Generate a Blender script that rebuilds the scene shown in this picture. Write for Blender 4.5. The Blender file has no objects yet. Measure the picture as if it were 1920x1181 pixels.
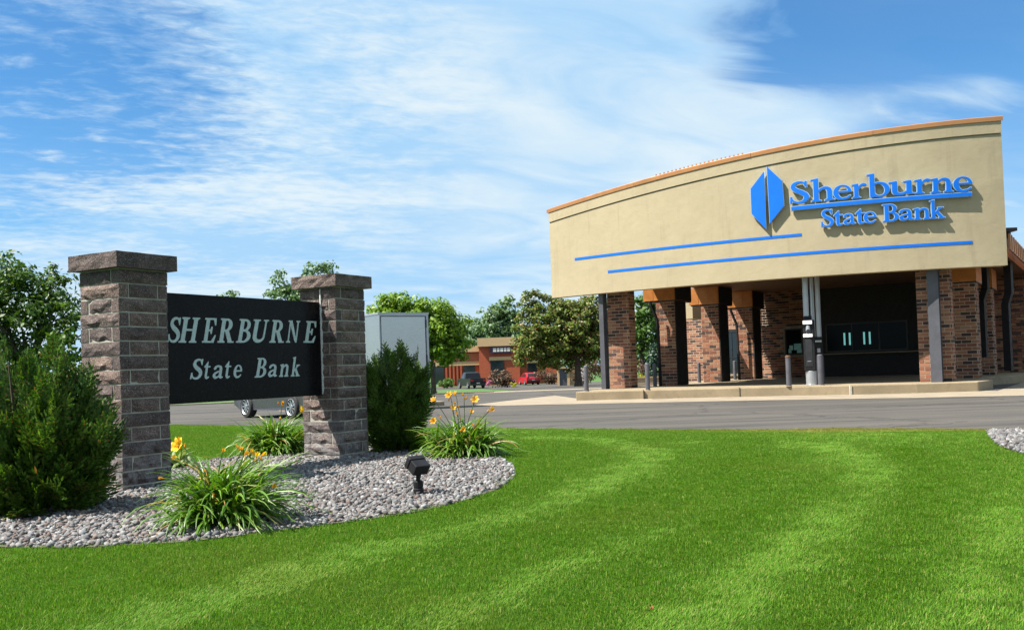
import bpy, math, random
import numpy as np
from mathutils import Matrix, Vector
rnd = random.Random(7)
rng = np.random.default_rng(11)
scene = bpy.context.scene
COL = scene.collection
R = math.radians

# ------------------------------------------------------------------ camera
F, ALPHA, ROLL, CZ = 1800.0, R(1.6), .034, 1.2
SHIFT = 49.22
cam = bpy.data.cameras.new('camera')
cam.sensor_fit = 'HORIZONTAL'; cam.sensor_width = 36.0
cam.lens = F / 1920 * 36; cam.shift_y = SHIFT / 1920
cam.clip_start = .05; cam.clip_end = 4000
co = bpy.data.objects.new('camera', cam); COL.objects.link(co)
_f = np.array([0, math.cos(ALPHA), math.sin(ALPHA)])
_u0 = np.array([0, -math.sin(ALPHA), math.cos(ALPHA)])
_r0 = np.array([1., 0, 0])
_r = math.cos(ROLL) * _r0 - math.sin(ROLL) * _u0
_u = math.sin(ROLL) * _r0 + math.cos(ROLL) * _u0
CPOS = np.array([0, 0, CZ])
co.matrix_world = Matrix(((_r[0], _u[0], -_f[0], 0), (_r[1], _u[1], -_f[1], 0), (_r[2], _u[2], -_f[2], CZ), (0, 0, 0, 1)))
scene.camera = co

# ------------------------------------------------------------------ sun, sky, exposure
SUN_EL, SUN_PHI = R(55), R(15)
sun_to = Vector((-math.cos(SUN_PHI) * math.cos(SUN_EL), -math.sin(SUN_PHI) * math.cos(SUN_EL), math.sin(SUN_EL)))
sl = bpy.data.lights.new('sun', 'SUN'); sl.energy = 5.0; sl.angle = R(.5); sl.color = (1, .945, .86)
so = bpy.data.objects.new('sun', sl); COL.objects.link(so)
so.rotation_euler = sun_to.to_track_quat('Z', 'Y').to_euler()
scene.view_settings.view_transform = 'Standard'; scene.view_settings.look = 'None'
scene.view_settings.exposure = 1.35; scene.view_settings.gamma = 1.0
scene.view_settings.use_curve_mapping = False
scene.render.film_transparent = False

world = bpy.data.worlds.new('World'); scene.world = world; world.use_nodes = True


class NT:
    def __init__(s, tree):
        s.t = tree; s.n = tree.nodes; s.l = tree.links

    def node(s, typ, ins=None, **kw):
        n = s.n.new(typ)
        for k, v in kw.items(): setattr(n, k, v)
        for k, v in (ins or {}).items(): s.put(n.inputs[k], v)
        return n

    def put(s, sock, v):
        if hasattr(v, 'is_output'): s.l.new(v, sock)
        elif hasattr(v, 'outputs'): s.l.new(v.outputs[0], sock)
        else: sock.default_value = v

    def math(s, op, a, b=0.0, c=0.0):
        n = s.n.new('ShaderNodeMath'); n.operation = op
        for i, v in enumerate((a, b, c)): s.put(n.inputs[i], v)
        return n.outputs[0]

    def mix(s, fac, a, b, blend='MIX'):
        n = s.n.new('ShaderNodeMix'); n.data_type = 'RGBA'; n.blend_type = blend
        s.put(n.inputs[0], fac); s.put(n.inputs[6], a); s.put(n.inputs[7], b)
        return n.outputs[2]

    def noise(s, vec=None, scale=5, detail=4, rough=.55, dist=0, out=0):
        n = s.n.new('ShaderNodeTexNoise')
        n.inputs['Scale'].default_value = scale; n.inputs['Detail'].default_value = detail
        n.inputs['Roughness'].default_value = rough; n.inputs['Distortion'].default_value = dist
        if vec is not None: s.put(n.inputs['Vector'], vec)
        return n.outputs[out]

    def ramp(s, fac, stops, interp='LINEAR'):
        n = s.n.new('ShaderNodeValToRGB'); cr = n.color_ramp; cr.interpolation = interp
        while len(cr.elements) < len(stops): cr.elements.new(.5)
        for e, (p, c) in zip(cr.elements, stops):
            e.position = p; e.color = c if len(c) == 4 else (*c, 1)
        s.put(n.inputs[0], fac)
        return n.outputs[0]

    def maprange(s, v, a, b, c=0, d=1, smooth=True):
        n = s.n.new('ShaderNodeMapRange'); n.interpolation_type = 'SMOOTHSTEP' if smooth else 'LINEAR'
        s.put(n.inputs[0], v)
        for i, x in enumerate((a, b, c, d)): n.inputs[1 + i].default_value = x
        return n.outputs[0]


def build_world():
    w = NT(world.node_tree); w.n.clear()
    out = w.node('ShaderNodeOutputWorld')
    sky = w.node('ShaderNodeTexSky', sky_type='NISHITA', sun_disc=False, sun_elevation=SUN_EL,
                 sun_rotation=math.atan2(sun_to.x, sun_to.y) % (2 * math.pi), altitude=0, air_density=1.0, dust_density=.35, ozone_density=2.2)
    hsv = w.mix(1.0, sky, (.36, .86, 1.22, 1), 'MULTIPLY')
    bg = w.node('ShaderNodeBackground', {'Color': hsv, 'Strength': .050})
    tc = w.node('ShaderNodeTexCoord')
    sep = w.node('ShaderNodeSeparateXYZ', {0: tc.outputs['Generated']})
    x, y, z = sep.outputs
    zz = w.math('ADD', w.math('MAXIMUM', z, .0), .16)
    px = w.math('DIVIDE', x, zz); py = w.math('DIVIDE', y, zz)
    rotx = w.math('ADD', w.math('MULTIPLY', px, .93), w.math('MULTIPLY', py, .36))
    roty = w.math('SUBTRACT', w.math('MULTIPLY', py, .93), w.math('MULTIPLY', px, .36))
    v1 = w.node('ShaderNodeCombineXYZ', {0: w.math('MULTIPLY', rotx, .55), 1: w.math('MULTIPLY', roty, 1.0), 2: 3.1})
    v2 = w.node('ShaderNodeCombineXYZ', {0: w.math('MULTIPLY', rotx, 1.3), 1: w.math('MULTIPLY', roty, 2.3), 2: 8.4})
    big = w.noise(v1, 1.05, 3, .5, .6)
    fine = w.noise(v2, 1.7, 7, .54, 1.0)
    mott = w.noise(v2, 11.0, 5, .6, .3)
    cov = w.math('ADD', w.math('MULTIPLY', w.math('SUBTRACT', big, .5), 1.5), w.math('MULTIPLY', w.math('SUBTRACT', fine, .5), 1.1))
    mask = w.node('ShaderNodeVectorMath', operation='DOT_PRODUCT'); w.put(mask.inputs[0], tc.outputs['Generated']); mask.inputs[1].default_value = Vector((-.36, 1, .36)).normalized()
    cov = w.math('ADD', cov, w.math('MULTIPLY', w.math('SUBTRACT', mott, .5), w.maprange(mask.outputs['Value'], .93, .99, .12, 1.1)))

    # two wide rifts in the cirrus, up to the left and up to the right
    def rift(d, width, amount):
        dn = w.node('ShaderNodeVectorMath', operation='DOT_PRODUCT'); w.put(dn.inputs[0], tc.outputs['Generated'])
        dn.inputs[1].default_value = Vector(d).normalized()
        v = w.math('ADD', dn.outputs['Value'], w.math('MULTIPLY', w.math('SUBTRACT', fine, .5), (1 - width) * 1.5))
        return w.math('MULTIPLY', w.maprange(v, width, 1.0), amount)
    r1 = rift((-.48, 1, .285), .970, .85)
    r2 = rift((.57, 1, .385), .945, 1.6)
    dens = w.math('SUBTRACT', w.math('ADD', cov, 1.16), w.math('ADD', r1, r2))
    # one long veil of cirrus crossing the sky
    s_ = w.math('SUBTRACT', w.math('SUBTRACT', z, w.math('MULTIPLY', x, .15)), w.math('MULTIPLY', y, .205))
    s_ = w.math('ADD', s_, w.math('MULTIPLY', w.math('SUBTRACT', fine, .5), .07))
    veil = w.math('MULTIPLY', w.maprange(w.math('ABSOLUTE', s_), .065, .0), w.math('MULTIPLY', fine, 1.5))
    dens = w.math('ADD', dens, veil)
    dens = w.maprange(dens, -.05, 1.0, .05, .96)
    horizon = w.maprange(z, .0, .30, .66, .10)
    dens = w.math('MAXIMUM', dens, horizon)
    ccol = w.mix(w.maprange(cov, -.35, .45), (.43, .71, 1.0, 1), (.82, .94, 1.0, 1))
    cb = w.node('ShaderNodeBackground', {'Color': ccol, 'Strength': .385})
    ms = w.node('ShaderNodeMixShader', {0: dens, 1: bg, 2: cb})
    w.l.new(ms.outputs[0], out.inputs[0])


build_world()

# ------------------------------------------------------------------ geometry of the view, only used to measure positions off the photograph
def _ray(px, py): return _f + _r * (px - 960) / F + _u * (590.5 + SHIFT - py) / F
def G(px, py, z=0.0):
    v = _ray(px, py); return CPOS + v * (z - CZ) / v[2]
def D(px, py, d):
    v = _ray(px, py); return CPOS + v * d / v[1]
def proj(p):
    p = np.asarray(p, float) - CPOS; k = p @ _f
    return 960 + F * (p @ _r) / k, 590.5 + SHIFT - F * (p @ _u) / k

EDGE_X = np.array([-60, -30, -14, -8.94, -6.49, -.27, .35, 2.67, 4.51, 5.3, 7.07, 7.58, 12, 40])
EDGE_Y = np.array([60, 42, 29, 25.0, 23.2, 18.9, 18.45, 17.0, 15.95, 15.9, 14.7, 14.35, 12.2, 2.0])
def edge_y(x): return np.interp(x, EDGE_X, EDGE_Y)
def ground_h(x, y):
    t = np.clip((edge_y(x) - y) / 7.0, 0, 1); t = t * t * (3 - 2 * t)
    return .025 + .325 * t
def GH(px, py):
    z = .2
    for _ in range(12):
        p = G(px, py, z); z = .5 * z + .5 * float(ground_h(p[0], p[1]))
    return G(px, py, z)
def far_h(y): return np.interp(y, [50, 75, 100], [0, -.28, -1.0])

# ------------------------------------------------------------------ object helpers
WORLD = {}
def link(name, data, parent=None, mw=None):
    o = bpy.data.objects.new(name, data); COL.objects.link(o)
    mw = mw or Matrix.Identity(4)
    WORLD[o.name] = mw
    if parent is not None:
        o.parent = parent; o.matrix_basis = WORLD[parent.name].inverted() @ mw
    else:
        o.matrix_basis = mw
    return o
def tag(o, label=None, cat=None, group=None, kind=None):
    if label: o['label'] = label
    if cat: o['category'] = cat
    if group: o['group'] = group
    if kind: o['kind'] = kind
    return o
def thing(name, label, cat, loc, group=None):
    o = link(name, None, None, Matrix.Translation(Vector([float(c) for c in loc])))
    o.empty_display_size = .2
    return tag(o, label, cat, group)


class MB:
    def __init__(s): s.v = []; s.f = []; s.m = []; s.mi = 0
    def add(s, vs, fs):
        b = len(s.v); s.v += [tuple(map(float, p)) for p in vs]
        s.f += [tuple(i + b for i in f) for f in fs]; s.m += [s.mi] * len(fs)
        return s
    def hexa(s, o, a, b, c):
        o, a, b, c = (np.asarray(k, float) for k in (o, a, b, c))
        vs = [o, o + a, o + a + b, o + b, o + c, o + a + c, o + a + b + c, o + b + c]
        fl = [(0, 3, 2, 1), (4, 5, 6, 7), (0, 1, 5, 4), (1, 2, 6, 5), (2, 3, 7, 6), (3, 0, 4, 7)]
        if np.dot(np.cross(a, b), c) < 0: fl = [f[::-1] for f in fl]
        return s.add(vs, fl)
    def box(s, x0, y0, z0, x1, y1, z1): return s.hexa((x0, y0, z0), (x1 - x0, 0, 0), (0, y1 - y0, 0), (0, 0, z1 - z0))
    def tube(s, pts, rad, n=8, caps=True):
        pts = [np.asarray(p, float) for p in pts]
        if not hasattr(rad, '__len__'): rad = [rad] * len(pts)
        vs = []; prev = None
        for i, p in enumerate(pts):
            t = pts[min(i + 1, len(pts) - 1)] - pts[max(i - 1, 0)]; t = t / (np.linalg.norm(t) + 1e-9)
            if prev is None:
                ref = np.array([0, 0, 1.]) if abs(t[2]) < .9 else np.array([1., 0, 0])
                a = np.cross(t, ref)
            else: a = prev - t * np.dot(prev, t)
            a = a / (np.linalg.norm(a) + 1e-9); prev = a; b = np.cross(t, a)
            for k in range(n):
                an = 2 * math.pi * k / n
                vs.append(p + rad[i] * (math.cos(an) * a + math.sin(an) * b))
        fs = []
        for i in range(len(pts) - 1):
            for k in range(n):
                k2 = (k + 1) % n
                fs.append((i * n + k, i * n + k2, (i + 1) * n + k2, (i + 1) * n + k))
        if caps:
            fs.append(tuple(range(n - 1, -1, -1))); fs.append(tuple((len(pts) - 1) * n + k for k in range(n)))
        return s.add(vs, fs)
    def lathe(s, base, prof, n=16):
        base = np.asarray(base, float); vs = []; fs = []
        for r, z in prof:
            for k in range(n):
                an = 2 * math.pi * k / n; vs.append(base + (r * math.cos(an), r * math.sin(an), z))
        for i in range(len(prof) - 1):
            for k in range(n):
                k2 = (k + 1) % n; fs.append((i * n + k, i * n + k2, (i + 1) * n + k2, (i + 1) * n + k))
        fs.append(tuple(range(n - 1, -1, -1))); fs.append(tuple((len(prof) - 1) * n + k for k in range(n)))
        return s.add(vs, fs)
    def prism(s, pts, z0, z1):
        n = len(pts); vs = [(p[0], p[1], z0) for p in pts] + [(p[0], p[1], z1) for p in pts]
        fs = [tuple(range(n - 1, -1, -1)), tuple(range(n, 2 * n))] + [(i, (i + 1) % n, n + (i + 1) % n, n + i) for i in range(n)]
        return s.add(vs, fs)
    def mesh(s, name, mats, smooth=False):
        me = bpy.data.meshes.new(name); me.from_pydata(s.v, [], s.f)
        for m in (mats if isinstance(mats, (list, tuple)) else [mats]): me.materials.append(m)
        if any(s.m): me.polygons.foreach_set('material_index', s.m)
        if smooth: me.polygons.foreach_set('use_smooth', [True] * len(s.f))
        me.update(); return me
    def build(s, name, mats, parent=None, origin=None, smooth=False, bevel=0):
        """vertices are in world space; the object's origin goes to `origin` (default: the parent's)"""
        if origin is None:
            origin = WORLD[parent.name].translation if parent is not None else Vector((0, 0, 0))
        origin = Vector([float(c) for c in origin])
        s.v = [(a - origin.x, b - origin.y, c - origin.z) for a, b, c in s.v]
        o = link(name, s.mesh(name, mats, smooth), parent, Matrix.Translation(origin))
        if bevel:
            bm = o.modifiers.new('bevel', 'BEVEL'); bm.width = bevel; bm.segments = 2; bm.limit_method = 'ANGLE'
        return o


def np_mesh(name, V, Fq, mats, parent=None, origin=(0, 0, 0), mi=None, smooth=False):
    """fast mesh from numpy: V (n,3), Fq (m,k)"""
    V = np.asarray(V, np.float32) - np.asarray(origin, np.float32); Fq = np.asarray(Fq, np.int32)
    me = bpy.data.meshes.new(name); me.vertices.add(len(V)); me.vertices.foreach_set('co', V.ravel())
    k = Fq.shape[1]; me.loops.add(Fq.size); me.loops.foreach_set('vertex_index', Fq.ravel())
    me.polygons.add(len(Fq)); me.polygons.foreach_set('loop_start', np.arange(0, Fq.size, k, dtype=np.int32))
    me.polygons.foreach_set('loop_total', np.full(len(Fq), k, np.int32))
    for m in (mats if isinstance(mats, (list, tuple)) else [mats]): me.materials.append(m)
    if mi is not None: me.polygons.foreach_set('material_index', np.asarray(mi, np.int32))
    if smooth: me.polygons.foreach_set('use_smooth', np.ones(len(Fq), bool))
    me.update(calc_edges=True)
    return link(name, me, parent, Matrix.Translation(Vector([float(c) for c in origin])))

# ------------------------------------------------------------------ materials
def material(name):
    m = bpy.data.materials.new(name); m.use_nodes = True
    t = NT(m.node_tree); p = t.n['Principled BSDF']
    return m, t, p
def c4(c): return (*c, 1)
def plain(name, col, rough=.6, metal=0, var=.15, scale=4, bump=0, bscale=40, spec=.5, coat=0):
    m, t, p = material(name)
    g = t.node('ShaderNodeTexCoord').outputs['Object']
    n = t.noise(g, scale, 6, .6)
    p.inputs['Base Color'].default_value = c4(col)
    t.put(p.inputs['Base Color'], t.mix(t.maprange(n, .3, .7), c4([k * (1 - var) for k in col]), c4([min(1, k * (1 + var)) for k in col])))
    t.put(p.inputs['Roughness'], t.maprange(t.noise(g, scale * 3, 4), .3, .7, max(.02, rough - .08), min(1, rough + .08)))
    p.inputs['Metallic'].default_value = metal; p.inputs['Specular IOR Level'].default_value = spec
    p.inputs['Coat Weight'].default_value = coat
    if bump:
        b = t.node('ShaderNodeBump', {'Strength': bump, 'Distance': .01, 'Height': t.noise(g, bscale, 6, .65)})
        t.put(p.inputs['Normal'], b)
    return m
M = {}
def stone_mat():
    m, t, p = material('split_stone'); g = t.node('ShaderNodeTexCoord').outputs['Object']
    oi = t.node('ShaderNodeObjectInfo')
    off = t.node('ShaderNodeVectorMath', {0: g, 1: oi.outputs['Location']}, operation='ADD')
    big = t.noise(off, 9, 5, .6); sp = t.noise(off, 150, 2, .5)
    base = t.ramp(big, [(.25, (.050, .034, .030)), (.5, (.115, .080, .070)), (.75, (.20, .147, .128))])
    base = t.mix(t.maprange(sp, .58, .68), base, (.42, .35, .31, 1))
    base = t.mix(t.maprange(sp, .46, .32), base, (.018, .013, .013, 1))
    rv = t.ramp(oi.outputs['Random'], [(0, (.62, .60, .62)), (.5, (.95, .93, .92)), (1, (1.25, 1.15, 1.06))])
    base = t.mix(1.0, base, rv, 'MULTIPLY')
    # lime bloom low down where the sprinkler wets the blocks
    z = t.node('ShaderNodeSeparateXYZ', {0: t.node('ShaderNodeNewGeometry').outputs['Position']}).outputs[2]
    low = t.math('MULTIPLY', t.maprange(z, .95, .35), t.maprange(t.noise(off, 14, 5, .7), .38, .62))
    base = t.mix(t.math('MULTIPLY', low, .45), base, (.42, .42, .42, 1))
    t.put(p.inputs['Base Color'], base); p.inputs['Roughness'].default_value = .85
    b = t.node('ShaderNodeBump', {'Strength': .9, 'Distance': .012, 'Height': t.noise(off, 42, 6, .7)})
    t.put(p.inputs['Normal'], b); return m
M['stone'] = stone_mat()
M['mortar'] = plain('mortar', (.42, .40, .335), .95, var=.2, bump=.5, bscale=120)
def granite_mat():
    m, t, p = material('black_granite'); g = t.node('ShaderNodeTexCoord').outputs['Object']
    sp = t.noise(g, 60, 4, .7); big = t.noise(g, 8, 3)
    base = t.ramp(sp, [(.3, (.004, .004, .005)), (.58, (.010, .009, .010)), (.72, (.045, .035, .033)), (.8, (.02, .018, .02))])
    t.put(p.inputs['Base Color'], base); t.put(p.inputs['Roughness'], t.maprange(big, .3, .7, .22, .34))
    p.inputs['Specular IOR Level'].default_value = .10
    return m
M['granite'] = granite_mat()
M['letter_grey'] = plain('letter_grey', (.46, .56, .54), .6, var=.1, scale=20)
def island_ramp(name, stops, rough=.85, extra=None, bump=.4, bscale=90, spec=.4):
    m, t, p = material(name); geo = t.node('ShaderNodeNewGeometry')
    base = t.ramp(geo.outputs['Random Per Island'], stops)
    g = t.node('ShaderNodeTexCoord').outputs['Object']
    n = t.noise(g, bscale, 4, .65)
    base = t.mix(1.0, base, t.ramp(n, [(.25, (.72, .72, .72)), (.75, (1.2, 1.2, 1.2))]), 'MULTIPLY')
    t.put(p.inputs['Base Color'], base); p.inputs['Roughness'].default_value = rough
    p.inputs['Specular IOR Level'].default_value = spec
    if bump: t.put(p.inputs['Normal'], t.node('ShaderNodeBump', {'Strength': bump, 'Distance': .006, 'Height': n}))
    return m
M['gravel'] = island_ramp('crushed_granite', [(0, (.09, .09, .092)), (.2, (.19, .19, .193)), (.34, (.13, .112, .105)), (.50, (.27, .27, .27)), (.60, (.20, .145, .125)), (.76, (.05, .05, .052)), (.90, (.36, .358, .355)), (1, (.11, .10, .092))])
M['gravel_bed'] = plain('gravel_bed', (.15, .12, .10), .95, var=.5, scale=25, bump=1, bscale=60)
BR = [(0, (.30, .115, .06)), (.14, (.22, .08, .045)), (.24, (.37, .21, .12)), (.33, (.34, .15, .08)), (.48, (.17, .065, .04)), (.56, (.065, .036, .03)), (.74, (.045, .03, .027)), (.80, (.23, .09, .05)), (.9, (.32, .17, .10)), (1, (.35, .15, .08))]
M['brick'] = island_ramp('brick', BR, .85, bscale=60)
def brick_single():
    m, t, p = material('brick_single'); oi = t.node('ShaderNodeObjectInfo')
    g = t.node('ShaderNodeTexCoord').outputs['Object']
    n = t.noise(t.node('ShaderNodeVectorMath', {0: g, 1: oi.outputs['Location']}, operation='ADD'), 60, 4, .65)
    base = t.mix(1.0, t.ramp(oi.outputs['Random'], BR), t.ramp(n, [(.25, (.72, .72, .72)), (.75, (1.2, 1.2, 1.2))]), 'MULTIPLY')
    t.put(p.inputs['Base Color'], base); p.inputs['Roughness'].default_value = .85; return m
M['brick_single'] = brick_single()
M['brick_mortar'] = plain('brick_mortar', (.50, .40, .30), .95, var=.15)
def stucco_mat():
    m, t, p = material('stucco'); g = t.node('ShaderNodeTexCoord').outputs['Object']
    big = t.noise(g, .55, 5, .6); mid = t.noise(g, 3.5, 5, .6)
    base = t.ramp(big, [(.3, (.405, .338, .212)), (.7, (.455, .385, .246))])
    base = t.mix(t.math('MULTIPLY', t.maprange(mid, .40, .75), .22), base, (.345, .28, .165, 1))
    mp = t.node('ShaderNodeMapping', {0: g}); mp.inputs['Scale'].default_value = (1.6, 1.6, .16)
    st = t.maprange(t.noise(mp, 2.4, 5, .6), .54, .72)
    base = t.mix(t.math('MULTIPLY', st, .34), base, (.30, .245, .155, 1))
    t.put(p.inputs['Base Color'], base); p.inputs['Roughness'].default_value = .92
    h = t.math('ADD', t.noise(g, 55, 5, .7), t.math('MULTIPLY', t.noise(g, 1.2, 3), 2.5))
    t.put(p.inputs['Normal'], t.node('ShaderNodeBump', {'Strength': .5, 'Distance': .02, 'Height': h}))
    return m
M['stucco'] = stucco_mat()
M['copper'] = plain('copper_panel', (.56, .215, .055), .38, .35, var=.14, scale=1.5)
M['coping'] = plain('copper_coping', (.66, .30, .12), .34, .55, var=.08, scale=.8)
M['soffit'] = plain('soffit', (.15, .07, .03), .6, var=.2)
M['blue'] = plain('blue_paint', (.001, .150, .68), .6, var=.06, spec=.2)
M['blue_trim'] = plain('pale_blue_trim', (.30, .47, .66), .4, var=.03)
M['steel_grey'] = plain('grey_paint', (.072, .074, .088), .5, var=.15, scale=3)
M['bollard'] = plain('bollard_paint', (.095, .095, .112), .5, var=.2, scale=3)
M['brown_cap'] = plain('brown_cap', (.12, .06, .03), .6)
M['shade_dark'] = plain('painted_shade_brown', (.009, .007, .006), .7, var=.3)  # shade put into the colour: near-black stand-in for unlit surfaces
M['dark'] = plain('dark_metal', (.018, .018, .02), .45, var=.3)
M['black_metal'] = plain('black_metal', (.012, .012, .014), .6, var=.4, scale=12, spec=.25)
M['alu'] = plain('brushed_metal', (.50, .52, .55), .4, .6, var=.04, scale=2)
def cabinet_mat():
    m, t, p = material('stainless'); g = t.node('ShaderNodeTexCoord').outputs['Object']
    mp = t.node('ShaderNodeMapping', {0: g}); mp.inputs['Scale'].default_value = (.4, .4, 14)
    n = t.noise(mp, 6, 5, .6); n2 = t.noise(g, 1.2, 4, .6)
    t.put(p.inputs['Base Color'], t.mix(n2, (.60, .59, .56, 1), (.72, .71, .69, 1)))
    t.put(p.inputs['Roughness'], t.maprange(n, .3, .7, .26, .36)); p.inputs['Metallic'].default_value = .92
    t.put(p.inputs['Normal'], t.node('ShaderNodeBump', {'Strength': .12, 'Distance': .01, 'Height': t.noise(g, 1.6, 2)}))
    return m
M['stainless'] = cabinet_mat()
def glass_mat(name, col=(.012, .02, .024), rough=.06):
    m, t, p = material(name); p.inputs['Base Color'].default_value = c4(col); p.inputs['Roughness'].default_value = rough
    p.inputs['Specular IOR Level'].default_value = .6; return m
M['glass'] = glass_mat('window_glass')
M['bay_glass'] = glass_mat('bay_glass', (.004, .006, .007), .1)  # darker, duller copy of the glass, carrying the bay's deep shade
bpy.data.materials['bay_glass'].node_tree.nodes['Principled BSDF'].inputs['Specular IOR Level'].default_value = .06
def lit_mat(name, col, s):
    m, t, p = material(name); p.inputs['Base Color'].default_value = c4(col); p.inputs['Emission Color'].default_value = c4(col)
    p.inputs['Emission Strength'].default_value = s; return m
M['lit'] = lit_mat('lit_tube', (.20, .55, .53), .28)
M['lit_panel'] = lit_mat('lit_panel', (1, .96, .9), .55)
M['paper'] = plain('paper', (.30, .62, .58), .8, var=.1)
M['white_plastic'] = plain('white_plastic', (.72, .70, .66), .5, var=.05)
def asphalt_mat():
    m, t, p = material('asphalt'); g = t.node('ShaderNodeNewGeometry').outputs['Position']
    fine = t.noise(g, 55, 4, .75); mp = t.node('ShaderNodeMapping', {0: g}); mp.inputs['Rotation'].default_value = (0, 0, .42)
    mp.inputs['Scale'].default_value = (.12, 1.0, 1)
    streak = t.noise(mp, 1.1, 5, .65); big = t.noise(g, .22, 4, .6)
    base = t.ramp(fine, [(.3, (.052, .048, .044)), (.55, (.090, .084, .076)), (.75, (.165, .155, .14))])
    vo = t.node('ShaderNodeTexVoronoi', {'Vector': t.node('ShaderNodeVectorMath', {0: g, 1: t.noise(g, 1.5, 4, .6, 0, 1)}, operation='ADD'), 'Scale': .16}, feature='DISTANCE_TO_EDGE')
    base = t.mix(t.math('MULTIPLY', t.maprange(vo.outputs['Distance'], .012, .004), .45), base, (.02, .019, .019, 1))
    base = t.mix(1.0, base, t.ramp(streak, [(.34, (.50, .50, .52)), (.47, (.95, .94, .93)), (.68, (1.25, 1.2, 1.15))]), 'MULTIPLY')
    base = t.mix(1.0, base, t.ramp(big, [(.3, (.86, .86, .88)), (.7, (1.1, 1.08, 1.05))]), 'MULTIPLY')
    t.put(p.inputs['Base Color'], base); p.inputs['Roughness'].default_value = .88; p.inputs['Specular IOR Level'].default_value = .3
    t.put(p.inputs['Normal'], t.node('ShaderNodeBump', {'Strength': .5, 'Distance': .006, 'Height': fine}))
    return m
M['asphalt'] = asphalt_mat()
def concrete_mat(name, col):
    m, t, p = material(name); g = t.node('ShaderNodeNewGeometry').outputs['Position']
    fine = t.noise(g, 60, 4, .7); big = t.noise(g, 1.1, 6, .65); st = t.noise(g, 4.5, 5, .6)
    base = t.mix(t.maprange(big, .3, .7), c4([k * .84 for k in col]), c4([k * 1.12 for k in col]))
    base = t.mix(t.math('MULTIPLY', t.maprange(st, .52, .75), .45), base, c4([k * f for k, f in zip(col, (.62, .60, .52))]))
    base = t.mix(1.0, base, t.ramp(fine, [(.3, (.86, .86, .86)), (.7, (1.1, 1.1, 1.1))]), 'MULTIPLY')
    t.put(p.inputs['Base Color'], base); p.inputs['Roughness'].default_value = .9
    t.put(p.inputs['Normal'], t.node('ShaderNodeBump', {'Strength': .35, 'Distance': .006, 'Height': fine})); return m
M['concrete'] = concrete_mat('concrete', (.30, .235, .145))
M['concrete_pale'] = concrete_mat('concrete_pale', (.30, .245, .175))
def lawn_mat():
    m, t, p = material('lawn_ground'); g = t.node('ShaderNodeNewGeometry').outputs['Position']
    n = t.noise(g, 45, 5, .7); b = t.noise(g, .6, 4, .6)
    base = t.ramp(n, [(.3, (.022, .062, .006)), (.55, (.048, .118, .012)), (.75, (.085, .165, .022))])
    base = t.mix(1.0, base, t.ramp(b, [(.3, (.85, .9, .8)), (.7, (1.15, 1.1, 1.0))]), 'MULTIPLY')
    t.put(p.inputs['Base Color'], base); p.inputs['Roughness'].default_value = .95; p.inputs['Specular IOR Level'].default_value = .05
    t.put(p.inputs['Normal'], t.node('ShaderNodeBump', {'Strength': .9, 'Distance': .03, 'Height': n})); return m
M['lawn'] = lawn_mat()
def far_grass_mat():
    m, t, p = material('far_grass'); g = t.node('ShaderNodeNewGeometry').outputs['Position']
    n = t.noise(g, 4, 6, .7)
    t.put(p.inputs['Base Color'], t.ramp(n, [(.3, (.035, .095, .012)), (.7, (.07, .17, .022))])); p.inputs['Roughness'].default_value = .95
    return m
M['far_grass'] = far_grass_mat()
def leaf_mat(name, stops, trans=.3, rough=.5, tip=None, inst=False, spec=.35):
    m, t, p = material(name)
    rnd_ = t.node('ShaderNodeObjectInfo').outputs['Random'] if inst else t.node('ShaderNodeNewGeometry').outputs['Random Per Island']
    col = t.ramp(rnd_, stops)
    t.put(p.inputs['Base Color'], col); p.inputs['Roughness'].default_value = rough; p.inputs['Specular IOR Level'].default_value = spec
    tr = t.node('ShaderNodeBsdfTranslucent', {'Color': t.mix(1.0, col, (1.1, 1.2, .5, 1), 'MULTIPLY')})
    ms = t.node('ShaderNodeMixShader', {0: trans, 1: p.outputs[0], 2: tr.outputs[0]})
    t.l.new(ms.outputs[0], t.n['Material Output'].inputs[0]); return m
M['leaf_cedar'] = leaf_mat('cedar_leaf', [(0, (.022, .062, .007)), (.5, (.062, .14, .014)), (.85, (.125, .225, .026)), (.94, (.18, .22, .04)), (.975, (.20, .09, .03)), (1, (.16, .08, .03))], .25, .55)
M['leaf_lily'] = leaf_mat('lily_leaf', [(0, (.055, .14, .010)), (.5, (.11, .235, .018)), (.85, (.18, .31, .03)), (.93, (.26, .30, .06)), (.975, (.42, .30, .10)), (1, (.35, .20, .07))], .3, .4, spec=.5)
M['petal'] = leaf_mat('orange_petal', [(0, (.70, .26, .02)), (.5, (.78, .36, .025)), (1, (.80, .44, .03))], .25, .5)
M['petal_yellow'] = leaf_mat('yellow_petal', [(0, (.92, .50, .01)), (1, (.95, .62, .02))], .25, .5)
M['hosta'] = leaf_mat('pale_edged_leaf', [(0, (.16, .26, .08)), (.5, (.30, .38, .16)), (1, (.48, .52, .32))], .25, .45)
M['leaf_dark'] = leaf_mat('dark_leaf', [(0, (.025, .065, .008)), (.6, (.065, .135, .015)), (1, (.13, .21, .025))], .3)
M['leaf_maple'] = leaf_mat('maple_leaf', [(0, (.07, .15, .010)), (.5, (.15, .27, .016)), (1, (.26, .37, .025))], .3)
M['leaf_crab'] = leaf_mat('crabapple_leaf', [(0, (.055, .095, .012)), (.5, (.13, .19, .022)), (.8, (.22, .25, .045)), (.93, (.25, .16, .06)), (1, (.20, .09, .05))], .25)
M['leaf_poplar'] = leaf_mat('poplar_leaf', [(0, (.06, .125, .05)), (.5, (.12, .21, .09)), (1, (.22, .30, .15))], .25)
M['leaf_mid'] = leaf_mat('green_leaf', [(0, (.03, .085, .012)), (.5, (.07, .155, .02)), (1, (.13, .22, .03))], .3)
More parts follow.
